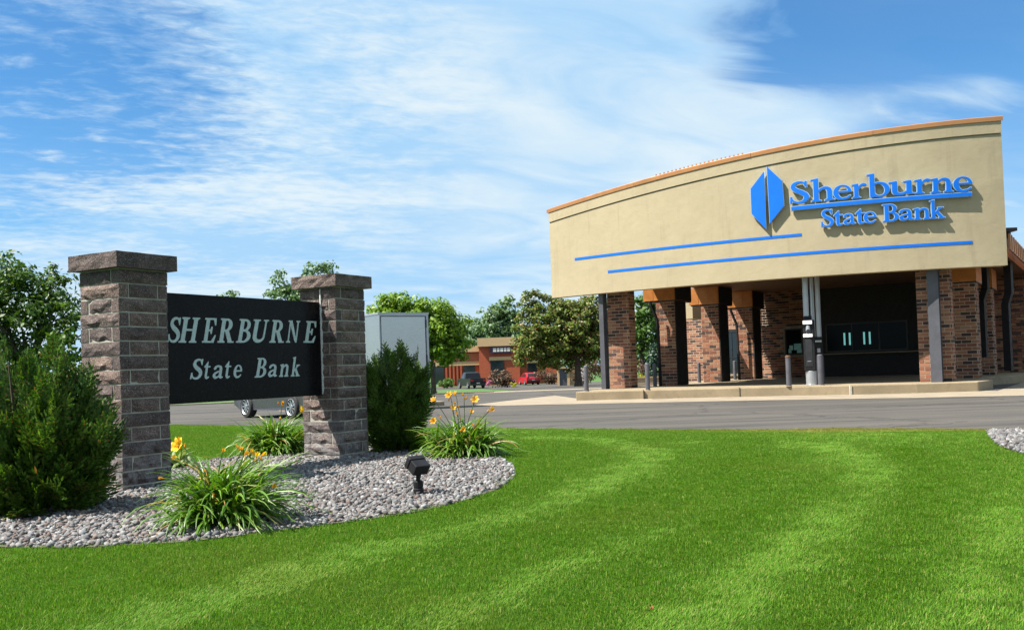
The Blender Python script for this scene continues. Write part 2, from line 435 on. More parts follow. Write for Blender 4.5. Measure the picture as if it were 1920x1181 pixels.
M['leaf_spruce'] = leaf_mat('spruce_needle', [(0, (.012, .045, .025)), (1, (.045, .10, .055))], .1)
M['leaf_purple'] = leaf_mat('purple_leaf', [(0, (.06, .035, .025)), (.6, (.13, .075, .045)), (1, (.20, .12, .06))], .2)
M['leaf_yellow'] = leaf_mat('yellow_leaf', [(0, (.28, .30, .01)), (1, (.55, .50, .02))], .25)
M['leaf_pink'] = leaf_mat('pink_flower', [(0, (.45, .10, .30)), (1, (.65, .22, .45))], .25)
M['bark'] = plain('bark', (.085, .06, .045), .95, var=.4, scale=8, bump=1, bscale=20)
M['dead_leaf'] = plain('dead_leaf', (.42, .16, .05), .8)
M['sealant'] = plain('pale_sealant', (.75, .74, .70), .7)
M['stem'] = plain('green_stem', (.10, .17, .03), .6)
M['rubber'] = plain('tyre_rubber', (.022, .022, .023), .85, var=.2)
M['rim'] = plain('alloy_rim', (.62, .66, .70), .25, .85, var=.03)
M['car_dark'] = plain('car_paint_dark', (.008, .009, .011), .3, 0, var=.05, coat=.15, spec=.3)
M['car_red'] = plain('car_paint_red', (.52, .012, .03), .25, 0, var=.05, coat=.6)
M['car_grey'] = plain('car_paint_grey', (.06, .063, .07), .3, .3, var=.05, coat=.6)
M['tail'] = plain('tail_lamp', (.45, .012, .02), .25)
M['retail_brick'] = plain('retail_brick', (.40, .085, .035), .85, var=.12, scale=3)
M['retail_tan'] = plain('retail_tan', (.55, .38, .20), .85, var=.08)
M['retail_dark'] = plain('retail_sign_dark', (.05, .015, .05), .5)
M['retail_stripe'] = plain('retail_stripe', (.36, .13, .07), .85, var=.08)
M['grass_blade'] = None
def blade_mat():
    m, t, p = material('grass_blade')
    rp = t.node('ShaderNodeNewGeometry').outputs['Random Per Island']
    oi = t.node('ShaderNodeObjectInfo')
    h = t.node('ShaderNodeSeparateXYZ', {0: t.node('ShaderNodeTexCoord').outputs['Object']}).outputs[2]
    col = t.ramp(rp, [(0, (.050, .150, .006)), (.40, (.085, .225, .010)), (.80, (.13, .285, .022)), (.91, (.22, .29, .06)), (1, (.32, .27, .09))])
    col = t.mix(1.0, col, t.ramp(oi.outputs['Random'], [(0, (.86, .9, .8)), (1, (1.12, 1.08, 1.1))]), 'MULTIPLY')
    dry = t.node('ShaderNodeAttribute', attribute_type='INSTANCER', attribute_name='dry').outputs['Fac']
    col = t.mix(t.math('MULTIPLY', dry, .85), col, (.30, .24, .07, 1))
    t.put(p.inputs['Base Color'], col); p.inputs['Roughness'].default_value = .6; p.inputs['Specular IOR Level'].default_value = .12
    tr = t.node('ShaderNodeBsdfTranslucent', {'Color': t.mix(1.0, col, (1.1, 1.25, .5, 1), 'MULTIPLY')})
    ms = t.node('ShaderNodeMixShader', {0: .3, 1: p.outputs[0], 2: tr.outputs[0]})
    t.l.new(ms.outputs[0], t.n['Material Output'].inputs[0]); return m
M['blade'] = blade_mat()

def tone_down(k=.80):
    for m in bpy.data.materials:
        if not m.use_nodes: continue
        t = NT(m.node_tree)
        for n in list(m.node_tree.nodes):
            sock = n.inputs['Base Color'] if n.type == 'BSDF_PRINCIPLED' else None
            if sock is None: continue
            if sock.is_linked:
                src = sock.links[0].from_socket; t.put(sock, t.mix(1.0, src, (k, k, k, 1), 'MULTIPLY'))
            else:
                c = sock.default_value; sock.default_value = (c[0] * k, c[1] * k, c[2] * k, 1)


tone_down()

# ------------------------------------------------------------------ ground
def build_ground():
    ys = [-400, -30, 0, 20, 48, 50, 60, 70, 75, 80, 90, 100, 140, 220, 400, 900, 2500]
    xs = [-2500, -600, -120, -60, -20, 0, 20, 60, 120, 600, 2500]
    V = [(x, y, -.04 + float(far_h(y))) for y in ys for x in xs]; n = len(xs)
    Fq = [(j * n + i, j * n + i + 1, (j + 1) * n + i + 1, (j + 1) * n + i) for j in range(len(ys) - 1) for i in range(n - 1)]
    tag(np_mesh('ground', V, Fq, M['far_grass']), kind='structure')
    # car park and drive
    m = MB(); m.add([(-90, -20, 0), (90, -20, 0), (90, 49.3, 0), (-1, 49.3, 0), (-16, 44.2, 0), (-90, 22, 0)], [(0, 1, 2, 3, 4, 5)])
    tag(m.build('drive', M['asphalt']), kind='structure')
    # far car park falling away behind the strip of grass
    m = MB(); z = lambda y: float(far_h(y)) - .02
    m.add([(.6, 51.2, z(51.2)), (70, 51.2, z(51.2)), (70, 75, z(75)), (-2.5, 75, z(75))], [(0, 1, 2, 3)]); m.add([(-2.5, 75.01, z(75)), (70, 75.01, z(75)), (70, 100, z(100)), (-5.6, 100, z(100))], [(0, 1, 2, 3)])
    m.add([(-5.6, 100.02, z(100)), (70, 100.02, z(100)), (90, 129, z(130)), (-60, 129, z(130)), (-60, 104, z(104))], [(0, 1, 2, 3, 4)])
    tag(m.build('car_park', M['asphalt']), kind='structure')
    # kerbs and concrete strips
    m = MB()
    pts = [(-90, 22), (-16, 44.2), (-2.2, 48.9), (-1, 49.3)]
    for (ax, ay), (bx, by) in zip(pts[:-1], pts[1:]):
        d = np.array([bx - ax, by - ay, 0]); nrm = np.array([-d[1], d[0], 0]) / np.linalg.norm(d)
        m.hexa((ax, ay, -.05), d, nrm * .3, (0, 0, .10))
    tag(m.build('far_kerb', M['concrete_pale']), kind='structure')
    m = MB(); m.add([(-2.2, 48.2, .006), (14, 49.6, .006), (60, 50.8, .006), (60, 51.6, .006), (14, 51.2, .006), (-1.2, 50.6, .006)], [(0, 1, 2, 3, 4, 5)])
    tag(m.build('far_gutter', M['concrete_pale']), kind='structure')


build_ground()

LAWN_LO, LAWN_HI = -26., 22.
def build_lawn():
    xs = np.linspace(LAWN_LO, LAWN_HI, 193); nt = 60
    V = []; rows = nt + 2
    for x in xs:
        ye = float(edge_y(x)) + .04 * math.sin(x * 9.1) + .03 * math.sin(x * 23.7)
        for k in range(nt + 1):
            t = (k / nt) ** .8; y = -9 + (ye + 9) * t
            V.append((x, y, float(ground_h(x, y)) ))
        V.append((x, ye, -.06))
    Fq = [(i * rows + k, (i + 1) * rows + k, (i + 1) * rows + k + 1, i * rows + k + 1) for i in range(len(xs) - 1) for k in range(rows - 1)]
    tag(np_mesh('lawn', V, Fq, M['lawn'], smooth=True), kind='structure')


build_lawn()

BED_PX = [(-140, 1022), (-60, 1027), (0, 1028), (100, 1030), (200, 1027), (300, 1022), (380, 1015), (480, 1003), (560, 992), (640, 982), (720, 972),
          (800, 958), (870, 941), (930, 921), (958, 903), (970, 887), (962, 873), (945, 864), (905, 848), (800, 839), (700, 836), (620, 841), (540, 849),
          (470, 856), (400, 864), (330, 874), (200, 884), (0, 894), (-140, 905)]
BED = np.array([GH(*p)[:2] for p in BED_PX])
PATCH_PX = [(1849, 808), (1853, 818), (1866, 832), (1885, 842), (1920, 852), (1980, 860), (2060, 866), (2060, 807), (1960, 806), (1900, 806)]
PATCH = np.array([GH(*p)[:2] for p in PATCH_PX])
def smooth_poly(P, n=2):
    for _ in range(n):
        Q = []
        for i in range(len(P)):
            a, b = P[i], P[(i + 1) % len(P)]; Q += [a * .75 + b * .25, a * .25 + b * .75]
        P = np.array(Q)
    return P
BED = smooth_poly(BED); PATCH = smooth_poly(PATCH, 1)
def inside(P, X, Y):
    r = np.zeros(len(X), bool)
    for i in range(len(P)):
        x0, y0 = P[i]; x1, y1 = P[(i + 1) % len(P)]
        c = ((y0 > Y) != (y1 > Y)); xx = x0 + (Y - y0) * (x1 - x0) / ((y1 - y0) or 1e-9)
        r ^= c & (X < xx)
    return r
def edge_dist(P, X, Y):
    d = np.full(len(X), 1e9)
    for i in range(len(P)):
        a, b = P[i], P[(i + 1) % len(P)]; ab = b - a
        t = np.clip(((X - a[0]) * ab[0] + (Y - a[1]) * ab[1]) / (ab @ ab + 1e-12), 0, 1)
        d = np.minimum(d, np.hypot(X - a[0] - t * ab[0], Y - a[1] - t * ab[1]))
    return d

def stones(name, P, density, smin, smax, seed, label=None):
    g = np.random.default_rng(seed)
    lo, hi = P.min(0), P.max(0); n = int((hi - lo).prod() * density)
    X = g.uniform(lo[0], hi[0], n); Y = g.uniform(lo[1], hi[1], n)
    ok = inside(P, X, Y) & (edge_dist(P, X, Y) > .004); X, Y = X[ok], Y[ok]; n = len(X)
    V0 = np.array([(1, 0, 0), (-1, 0, 0), (0, 1, 0), (0, -1, 0), (.5, .5, 1), (-.6, .4, 1), (0, -.7, 1), (.6, -.3, -1), (-.4, -.5, -1), (0, .6, -1)], float) * (1, 1, .8)
    F0 = np.array([(0, 2, 4), (2, 5, 4), (2, 1, 5), (1, 6, 5), (1, 3, 6), (3, 0, 6), (0, 4, 6), (4, 5, 6), (0, 7, 9), (0, 9, 2), (2, 9, 1), (1, 9, 8), (1, 8, 3), (3, 8, 7), (3, 7, 0), (7, 8, 9)])
    size = smin + (smax - smin) * g.random(n) ** 1.6
    sc = np.stack([size * g.uniform(.8, 1.35, n), size * g.uniform(.6, 1.0, n), size * g.uniform(.42, .8, n)], 1)
    V = np.broadcast_to(V0, (n, 10, 3)) * g.uniform(.70, 1.25, (n, 10, 1)) * sc[:, None, :]
    a, b, c = g.uniform(0, 6.28, n), g.normal(0, .5, n), g.normal(0, .5, n)
    def rot(V, ang, i, j):
        ca, sa = np.cos(ang)[:, None], np.sin(ang)[:, None]; o = V.copy()
        o[:, :, i] = ca * V[:, :, i] - sa * V[:, :, j]; o[:, :, j] = sa * V[:, :, i] + ca * V[:, :, j]; return o
    V = rot(rot(rot(V, b, 1, 2), c, 0, 2), a, 0, 1)
    z = ground_h(X, Y) + .004 + size * g.uniform(.1, .8, n)
    V = V + np.stack([X, Y, z], 1)[:, None, :]
    Fq = F0[None] + (np.arange(n) * 10)[:, None, None]
    o = np_mesh(name, V.reshape(-1, 3), Fq.reshape(-1, 3), M['gravel'])
    return tag(o, label, 'gravel', kind='stuff')
def bed_sheet(name, P):
    m = MB(); m.add([(x, y, float(ground_h(x, y)) + .010) for x, y in P], [tuple(range(len(P)))])
    tag(m.build(name, M['gravel_bed']), kind='structure')
bed_sheet('gravel_bed', BED); bed_sheet('gravel_verge', PATCH)
stones('bed_gravel', BED, 1900, .010, .026, 3, 'grey and pink crushed stone covering the curved bed under the sign')
stones('verge_gravel', PATCH, 1500, .014, .034, 4, 'crushed stone patch where the lawn meets the drive on the right')

# ------------------------------------------------------------------ grass
MOW = [(1, .26, [(250, 1175), (480, 1105), (600, 1060), (850, 1000), (1060, 935), (1180, 885), (1215, 850), (1120, 825), (1000, 822)]),
       (-1, .34, [(480, 1178), (700, 1105), (900, 1040), (1150, 975), (1330, 905), (1420, 850), (1380, 826)]),
       (.8, .13, [(820, 1165), (1000, 1085), (1150, 1030), (1240, 995)]),
       (-.8, .22, [(1000, 1175), (1180, 1080), (1330, 1010), (1440, 950)]),
       (1.1, .24, [(1330, 1175), (1430, 1085), (1520, 1010), (1610, 930), (1650, 880), (1590, 850), (1540, 835)]),
       (-.9, .30, [(1500, 1178), (1640, 1070), (1730, 960), (1740, 880), (1680, 842)]),
       (.5, .25, [(1750, 1178), (1840, 1060), (1880, 960)]), (-.8, .35, [(1360, 860), (1450, 905), (1530, 930)]),
       (-.6, .4, [(-100, 1110), (150, 1080), (330, 1060)]), (.5, .3, [(1300, 830), (1480, 838)]), (-.5, .4, [(960, 845), (985, 880), (900, 945), (700, 1000)])]
def mow(X, Y):
    """which way the mower laid the grass: + over to the right, - over to the left, in swaths round the bed and across"""
    v = .35 * np.sin(X * .9 + 1.7 * np.sin(Y * .45)) * np.sin(Y * .8 + .6 * np.sin(X * 1.1))
    for a, w_, pts in MOW:
        P = np.array([GH(*p)[:2] for p in pts]); d = np.full(len(X), 1e9)
        for p, q in zip(P[:-1], P[1:]):
            ab = q - p; t = np.clip(((X - p[0]) * ab[0] + (Y - p[1]) * ab[1]) / (ab @ ab), 0, 1); d = np.minimum(d, np.hypot(X - p[0] - t * ab[0], Y - p[1] - t * ab[1]))
        v = v + a * np.exp(-(d / (w_ * .85)) ** 2)
    return v
def build_grass():
    g = np.random.default_rng(5); tufts = []
    for vi in range(8):
        V = []; Fc = []
        for k in range(64):
            r = .066 * math.sqrt(g.random()); an = g.uniform(0, 6.28)
            x0, y0 = r * math.cos(an), r * math.sin(an); h = g.uniform(.009, .017); w = g.uniform(.0007, .0013)
            d = g.uniform(0, 6.28); lean = abs(g.normal(0, .30)) * h
            if vi >= 4: d = g.normal(0, .45); lean = g.uniform(.75, 1.6) * h; h *= .8
            dx, dy = math.cos(d), math.sin(d)
            sx, sy = math.cos(d + 1.57 + g.normal(0, .5)) * w, math.sin(d + 1.57) * w; b = len(V)
            V += [(x0 - sx, y0 - sy, 0), (x0 + sx, y0 + sy, 0), (x0 + dx * lean * .4 + sx * .8, y0 + dy * lean * .4 + sy * .8, h * .6),
                  (x0 + dx * lean * .4 - sx * .8, y0 + dy * lean * .4 - sy * .8, h * .6), (x0 + dx * lean, y0 + dy * lean, h)]
            Fc += [(b, b + 1, b + 2), (b, b + 2, b + 3), (b + 3, b + 2, b + 4)]
        me = bpy.data.meshes.new('grass_tuft'); me.from_pydata(V, [], Fc); me.materials.append(M['blade']); tufts.append(me)
    # scatter: denser near the camera
    n = 340000
    Y = g.uniform(2.0, 27.0, n); X = g.uniform(-1, 1, n) * (Y * .56 + 3.4)
    dens = np.interp(Y, [2, 4, 7, 11, 16, 22, 27], [1.0, 1.0, .62, .40, .30, .24, .2])
    keep = g.random(n) < dens
    X, Y = X[keep], Y[keep]
    # sampling above is uniform in angle, so thin near the camera by area
    ok = (Y < edge_y(X) + .02) & (X > LAWN_LO) & (X < LAWN_HI)
    e1 = edge_dist(BED, X, Y); i1 = inside(BED, X, Y); i2 = inside(PATCH, X, Y)
    ok &= ~((i1 & (e1 > .012)) | i2)
    X, Y = X[ok], Y[ok]; n = len(X)
    pr = np.minimum(1, (Y * .56 + 3.4) / 7.0)
    near = g.random(n) < np.maximum(pr, .45); X, Y = X[near], Y[near]; n = len(X)
    Z = ground_h(X, Y) - .003
    me = bpy.data.meshes.new('grass'); me.vertices.add(n); me.vertices.foreach_set('co', np.stack([X, Y, Z], 1).astype(np.float32).ravel())
    b = np.tanh(mow(X, Y) * 1.2)
    laid = g.random(n) < np.abs(b) * np.where(b > 0, .78, .60)
    rot = np.zeros((n, 3), np.float32)
    rot[:, 0] = g.normal(0, .08, n); rot[:, 1] = g.normal(0, .08, n)
    rot[:, 2] = np.where(laid, .65 + np.where(b < 0, math.pi, 0) + g.normal(0, .3, n), g.uniform(0, 6.28, n))
    pick = np.where(laid, g.integers(4, 8, n), g.integers(0, 4, n)).astype(np.int32)
    scl = (g.uniform(.75, 1.2, n) * np.interp(Y, [2, 8, 25], [1.0, 1.25, 1.8])).astype(np.float32)
    scl *= np.where(edge_dist(BED, X, Y) < .06, 1.25, 1.0)
    dry = np.clip(np.interp(edge_y(X) - Y, [0, .8, 2.2, 3.6], [1.2, .95, .45, 0]) * np.interp(X, [1.5, 3, 4.6, 6.6], [.1, .45, 1.0, 1.0]) * (.35 + .9 * g.random(n)), 0, 1)
    patch = np.sin(X * 2.1 + 1.3 * np.sin(Y * 1.7)) * np.sin(Y * 1.35 + 1.1 * np.sin(X * 1.1))
    dry = np.clip(dry + .22 * np.clip(patch - .45, 0, 1) + .10 * g.random(n), 0, 1)
    for nm, dt, arr in (('rot', 'FLOAT_VECTOR', rot), ('scl', 'FLOAT', scl), ('dry', 'FLOAT', dry.astype(np.float32)), ('pick', 'INT', pick)):
        at = me.attributes.new(nm, dt, 'POINT')
        at.data.foreach_set('vector' if dt == 'FLOAT_VECTOR' else 'value', np.ascontiguousarray(arr).ravel())
    o = link('grass', me); tag(o, 'short mown green grass in curved light and dark stripes', 'grass', kind='stuff')
    ng = bpy.data.node_groups.new('scatter_grass', 'GeometryNodeTree')
    ng.interface.new_socket('Geometry', in_out='INPUT', socket_type='NodeSocketGeometry')
    ng.interface.new_socket('Geometry', in_out='OUTPUT', socket_type='NodeSocketGeometry')
    N, L = ng.nodes, ng.links
    gi = N.new('NodeGroupInput'); go = N.new('NodeGroupOutput')
    tp = N.new('GeometryNodeMeshToPoints'); L.new(gi.outputs[0], tp.inputs[0])
    join = N.new('GeometryNodeGeometryToInstance')
    for me_ in tufts[::-1]:
        ob = bpy.data.objects.new('grass_tuft', me_)
        oi = N.new('GeometryNodeObjectInfo'); oi.inputs['Object'].default_value = ob; oi.inputs['As Instance'].default_value = False
        L.new(oi.outputs['Geometry'], join.inputs[0])
    def attr(nm, dt):
        a = N.new('GeometryNodeInputNamedAttribute'); a.data_type = dt; a.inputs[0].default_value = nm; return a.outputs[0]
    iop = N.new('GeometryNodeInstanceOnPoints'); L.new(tp.outputs[0], iop.inputs['Points']); L.new(join.outputs[0], iop.inputs['Instance'])
    iop.inputs['Pick Instance'].default_value = True; L.new(attr('pick', 'INT'), iop.inputs['Instance Index'])
    e2r = N.new('FunctionNodeEulerToRotation'); L.new(attr('rot', 'FLOAT_VECTOR'), e2r.inputs[0]); L.new(e2r.outputs[0], iop.inputs['Rotation'])
    L.new(attr('scl', 'FLOAT'), iop.inputs['Scale']); L.new(iop.outputs[0], go.inputs[0])
    md = o.modifiers.new('scatter', 'NODES'); md.node_group = ng
    print('grass tufts', n)


build_grass()

# ------------------------------------------------------------------ glyphs, drawn as shapes on a fine grid and traced
class Glyph:
    RES = 260
    def __init__(s, w, h=1.1, lo=-.12):
        s.x0, s.y0 = -.2, lo - .1; s.nx, s.ny = int((w + .4) * s.RES), int((h + .2 - lo) * s.RES)
        xs = s.x0 + (np.arange(s.nx) + .5) / s.RES; ys = s.y0 + (np.arange(s.ny) + .5) / s.RES
        s.X, s.Y = np.meshgrid(xs, ys); s.A = np.zeros(s.X.shape, bool)
    def poly(s, *p):
        P = np.array(p, float); s.A |= inside(P, s.X.ravel(), s.Y.ravel()).reshape(s.A.shape); return s
    def rect(s, x0, y0, x1, y1): s.A |= (s.X >= x0) & (s.X <= x1) & (s.Y >= y0) & (s.Y <= y1); return s
    def ring(s, cx, cy, rx, ry, ix, iy, dx=0, tilt=0, cut=None):
        c, n = math.cos(tilt), math.sin(tilt); U, W = s.X - cx, s.Y - cy
        U2, W2 = c * U + n * W, -n * U + c * W
        B = ((U / rx) ** 2 + (W / ry) ** 2 <= 1) & ~(((U2 - dx) / ix) ** 2 + (W2 / iy) ** 2 <= 1)
        if cut is not None: B &= ~cut(s.X, s.Y)
        s.A |= B; return s
    def stroke(s, pts, rad):
        P = np.array(pts, float); n = len(P); Q = []
        E = np.vstack([2 * P[0] - P[1], P, 2 * P[-1] - P[-2]])
        Rr = np.concatenate([[rad[0]], rad, [rad[-1]]]); q = []; rr = []
        for i in range(n - 1):
            for t in np.linspace(0, 1, 28, endpoint=(i == n - 2)):
                a, b, c, d = E[i:i + 4]
                q.append(.5 * (2 * b + (c - a) * t + (2 * a - 5 * b + 4 * c - d) * t ** 2 + (-a + 3 * b - 3 * c + d) * t ** 3))
                rr.append(Rr[i + 1] * (1 - t) + Rr[i + 2] * t)
        for (x, y), r in zip(q, rr):
            i0, i1 = int((x - r - s.x0) * s.RES) - 1, int((x + r - s.x0) * s.RES) + 2
            j0, j1 = int((y - r - s.y0) * s.RES) - 1, int((y + r - s.y0) * s.RES) + 2
            i0, j0 = max(i0, 0), max(j0, 0)
            s.A[j0:j1, i0:i1] |= (s.X[j0:j1, i0:i1] - x) ** 2 + (s.Y[j0:j1, i0:i1] - y) ** 2 <= r * r
        return s
    def stem(s, x, y1, w=.13, flag=True, foot=True, y0=0.0):
        s.rect(x, y0, x + w, y1 - (.03 if flag else 0))
        if flag: s.poly((x + w, y1), (x + w, y1 - .14), (x, y1 - .10), (x - .085, y1 - .075), (x - .085, y1 - .045))
        if foot: s.slab(x - .075, x + w + .075, x, x + w)
        return s
    def slab(s, xa, xb, sa, sb, y=0.0, up=1):
        s.rect(xa, min(y, y + .042 * up), xb, max(y, y + .042 * up))
        s.poly((sa - .05, y + .04 * up), (sa + .005, y + .10 * up), (sa + .005, y + .04 * up)); s.poly((sb + .05, y + .04 * up), (sb - .005, y + .10 * up), (sb - .005, y + .04 * up))
        return s
    def contours(s, grow=0, step=3, shear=0.0):
        A = s.A
        if grow:
            r = int(grow * s.RES); B = A.copy()
            for dy in range(-r, r + 1):
                k = int(math.sqrt(r * r - dy * dy))
                sh = np.roll(A, dy, 0); acc = sh.copy(); cs = np.cumsum(np.pad(sh.astype(np.int32), ((0, 0), (k + 1, k))), axis=1)
                B |= (cs[:, 2 * k + 1:] - cs[:, :-2 * k - 1]) > 0
            A = B
        ny, nx = (A.shape[0] // step) * step, (A.shape[1] // step) * step
        f = A[:ny, :nx].astype(float).reshape(ny // step, step, nx // step, step).mean((1, 3))
        f = np.pad(f, 1)
        segs = {}
        H, Wd = f.shape
        def ip(a, b, va, vb): t = (.5 - va) / (vb - va); return (a[0] + t * (b[0] - a[0]), a[1] + t * (b[1] - a[1]))
        nxt = {}; pos = {}
        inn = f > .5
        cells = np.argwhere((inn[:-1, :-1] | inn[1:, :-1] | inn[:-1, 1:] | inn[1:, 1:]) & ~(inn[:-1, :-1] & inn[1:, :-1] & inn[:-1, 1:] & inn[1:, 1:]))
        for j, i in cells:
            c = [(i, j), (i + 1, j), (i + 1, j + 1), (i, j + 1)]; v = [f[y, x] for x, y in c]; b = [k > .5 for k in v]
            st = []; en = []
            for k in range(4):
                k2 = (k + 1) % 4
                if b[k] != b[k2]:
                    key = tuple(sorted((c[k], c[k2]))); pos[key] = ip(c[k], c[k2], v[k], v[k2])
                    (en if b[k] else st).append((k, key))
            if len(st) == 1: nxt[en[0][1]] = st[0][1]
            elif len(st) == 2:
                for k, key in en:
                    s2 = [q for q in st if q[0] == (k - 1) % 4] or st
                    nxt[key] = s2[0][1]
        loops = []; seen = set()
        for k0 in list(nxt):
            if k0 in seen: continue
            lp = []; k = k0
            while k in nxt and k not in seen: seen.add(k); lp.append(pos[k]); k = nxt[k]
            if len(lp) > 8:
                L = np.array(lp)
                L = .25 * np.roll(L, 1, 0) + .5 * L + .25 * np.roll(L, -1, 0)
                L = s.simplify(L, .10)
                L = (L - .5) * step / s.RES + (s.x0, s.y0)
                L[:, 0] += shear * L[:, 1]; loops.append(L)
        return loops
    @staticmethod
    def simplify(L, tol):
        def rdp(P):
            if len(P) < 3: return [0, len(P) - 1]
            a, b = P[0], P[-1]; d = b - a; n = np.hypot(*d) + 1e-12
            e = np.abs(d[0] * (P[:, 1] - a[1]) - d[1] * (P[:, 0] - a[0])) / n if n > 1e-9 else np.hypot(*(P - a).T)
            i = int(e.argmax())
            if e[i] < tol: return [0, len(P) - 1]
            l = rdp(P[:i + 1]); r = rdp(P[i:]); return l[:-1] + [k + i for k in r]
        h = int(np.hypot(*(L - L[0]).T).argmax())
        P1, P2 = L[:h + 1], np.vstack([L[h:], L[:1]])
        return np.vstack([P1[rdp(P1)][:-1], P2[rdp(P2)][:-1]])


def make_glyphs():
    T = .13; g = {}
    xh = .64
    a = Glyph(.75); a.stroke([(.55, .80), (.50, .92), (.36, .965), (.20, .90), (.15, .74), (.26, .59), (.42, .48), (.55, .36), (.58, .22), (.48, .06), (.30, .025), (.16, .09), (.08, .22)],
                             [.03, .03, .04, .062, .075, .085, .09, .088, .078, .055, .035, .03, .03])
    a.poly((.535, .99), (.60, .99), (.60, .70), (.565, .70)); a.poly((.03, .01), (.09, .01), (.10, .31), (.045, .31)); g['S'] = a
    a = Glyph(.78); a.stem(.08, 1.06, T); a.stroke([(.2, .44), (.30, .56), (.42, .595), (.51, .53), (.53, .42)], [.03, .035, .055, .065, .065]); a.rect(.465, 0, .595, .43); a.slab(.39, .67, .465, .595); g['h'] = a
    a = Glyph(.78); a.stem(.08, xh + .02, T); a.stroke([(.2, .44), (.30, .56), (.42, .595), (.51, .53), (.53, .42)], [.03, .035, .055, .065, .065]); a.rect(.465, 0, .595, .43); a.slab(.39, .67, .465, .595); g['n'] = a
    a = Glyph(.6); a.stem(.08, xh + .02, T); a.stroke([(.2, .40), (.28, .54), (.37, .60), (.43, .585)], [.03, .035, .05, .06]); g['r'] = a
    a = Glyph(.8); a.stem(.10, 1.06, T, foot=False); a.poly((.10, .12), (.10, 0), (.15, 0), (.25, .06), (.25, .12)); a.ring(.37, .32, .29, .335, .165, .275, dx=-.01, tilt=.15, cut=lambda X, Y: X < .14); g['b'] = a
    a = Glyph(.8); a.stem(.08, xh, T, foot=False, y0=.2); a.stroke([(.145, .25), (.16, .12), (.26, .05), (.38, .07), (.48, .16)], [.065, .065, .052, .04, .03]); a.stem(.46, xh, T, foot=False, y0=.05)
    a.poly((.46, .02), (.46, .15), (.59, .15), (.59, .075), (.68, .045), (.68, .015)); g['u'] = a
    a = Glyph(.65); a.ring(.33, .32, .29, .335, .165, .285, dx=.025, tilt=.1, cut=lambda X, Y: (X > .34) & (Y > .06) & (Y < .325)); a.rect(.12, .32, .605, .375)
    a.stroke([(.36, .035), (.48, .06), (.565, .15)], [.035, .032, .02]); g['e'] = a
    a = Glyph(.62); a.poly((.14, .10), (.27, .10), (.27, .86), (.24, .86), (.14, .72)); a.rect(.03, .575, .45, .63); a.poly((.03, .60), (.14, .74), (.2, .63))
    a.stroke([(.205, .15), (.235, .065), (.32, .04), (.42, .085)], [.065, .062, .045, .022]); g['t'] = a
    a = Glyph(.68); a.stroke([(.11, .50), (.17, .58), (.30, .61), (.41, .55), (.44, .44)], [.06, .045, .035, .055, .065]); a.rect(.375, .12, .505, .46)
    a.stroke([(.41, .36), (.27, .32), (.14, .24), (.11, .14), (.19, .055), (.30, .07), (.42, .15)], [.025, .035, .05, .062, .055, .035, .025])
    a.stroke([(.44, .12), (.49, .06), (.58, .06)], [.065, .05, .025]); g['a'] = a
    a = Glyph(.8); a.stem(.08, 1.06, T); a.poly((.2, .30), (.2, .23), (.48, .585), (.41, .60)); a.rect(.35, xh - .055, .62, xh - .012); a.poly((.41, xh - .06), (.53, xh - .06), (.33, .40), (.25, .36))
    a.poly((.24, .38), (.34, .46), (.62, .04), (.44, .04)); a.rect(.38, 0, .69, .045); g['k'] = a
    a = Glyph(.85); a.rect(.12, .02, .27, .98); a.slab(.03, .30, .12, .27); a.slab(.03, .30, .12, .27, y=1.0, up=-1)
    a.ring(.33, .745, .27, .255, .135, .195, dx=0, cut=lambda X, Y: X < .27); a.rect(.2, .945, .34, 1.0); a.rect(.2, .49, .36, .545)
    a.ring(.34, .27, .34, .27, .185, .215, cut=lambda X, Y: X < .27); a.rect(.2, 0, .36, .05); g['B'] = a
    a = Glyph(.95); T2 = .16
    for x in (.12, .60): a.rect(x, .02, x + T2, .98); a.slab(x - .09, x + T2 + .09, x, x + T2); a.slab(x - .09, x + T2 + .09, x, x + T2, y=1., up=-1)
    a.rect(.2, .475, .7, .535); g['H'] = a
    a = Glyph(.8); a.rect(.12, .02, .28, .98); a.rect(.03, 0, .64, .05); a.rect(.03, .95, .62, 1.0); a.rect(.2, .475, .46, .53); a.poly((.42, .36), (.47, .36), (.47, .64), (.42, .64), (.38, .5))
    a.poly((.50, .04), (.64, .04), (.70, .30), (.655, .30)); a.poly((.50, .96), (.62, .96), (.645, .72), (.60, .72)); g['E'] = a
    a = Glyph(.95); a.rect(.12, .02, .28, .98); a.slab(.03, .37, .12, .28); a.slab(.03, .30, .12, .28, y=1., up=-1)
    a.ring(.36, .735, .29, .265, .13, .205, cut=lambda X, Y: X < .28); a.rect(.2, .945, .38, 1.0); a.rect(.2, .47, .38, .525); a.poly((.32, .50), (.50, .51), (.74, .04), (.55, .04)); a.rect(.54, 0, .84, .045); g['R'] = a
    a = Glyph(.95); a.rect(.13, .3, .29, .98); a.slab(.04, .38, .13, .29, y=1., up=-1); a.stroke([(.21, .34), (.225, .18), (.32, .07), (.45, .05), (.58, .09), (.66, .2), (.675, .34)], [.08, .08, .075, .062, .045, .035, .03])
    a.rect(.645, .3, .705, .98); a.slab(.56, .79, .645, .705, y=1., up=-1); g['U'] = a
    a = Glyph(.95); a.rect(.13, .02, .19, .95); a.slab(.04, .28, .13, .19); a.rect(.04, .955, .30, 1.0); a.poly((.12, .96), (.30, .96), (.74, .02), (.66, .0), (.58, .10)); a.rect(.675, .1, .735, .98); a.slab(.59, .82, .675, .735, y=1., up=-1); g['N'] = a
    return g


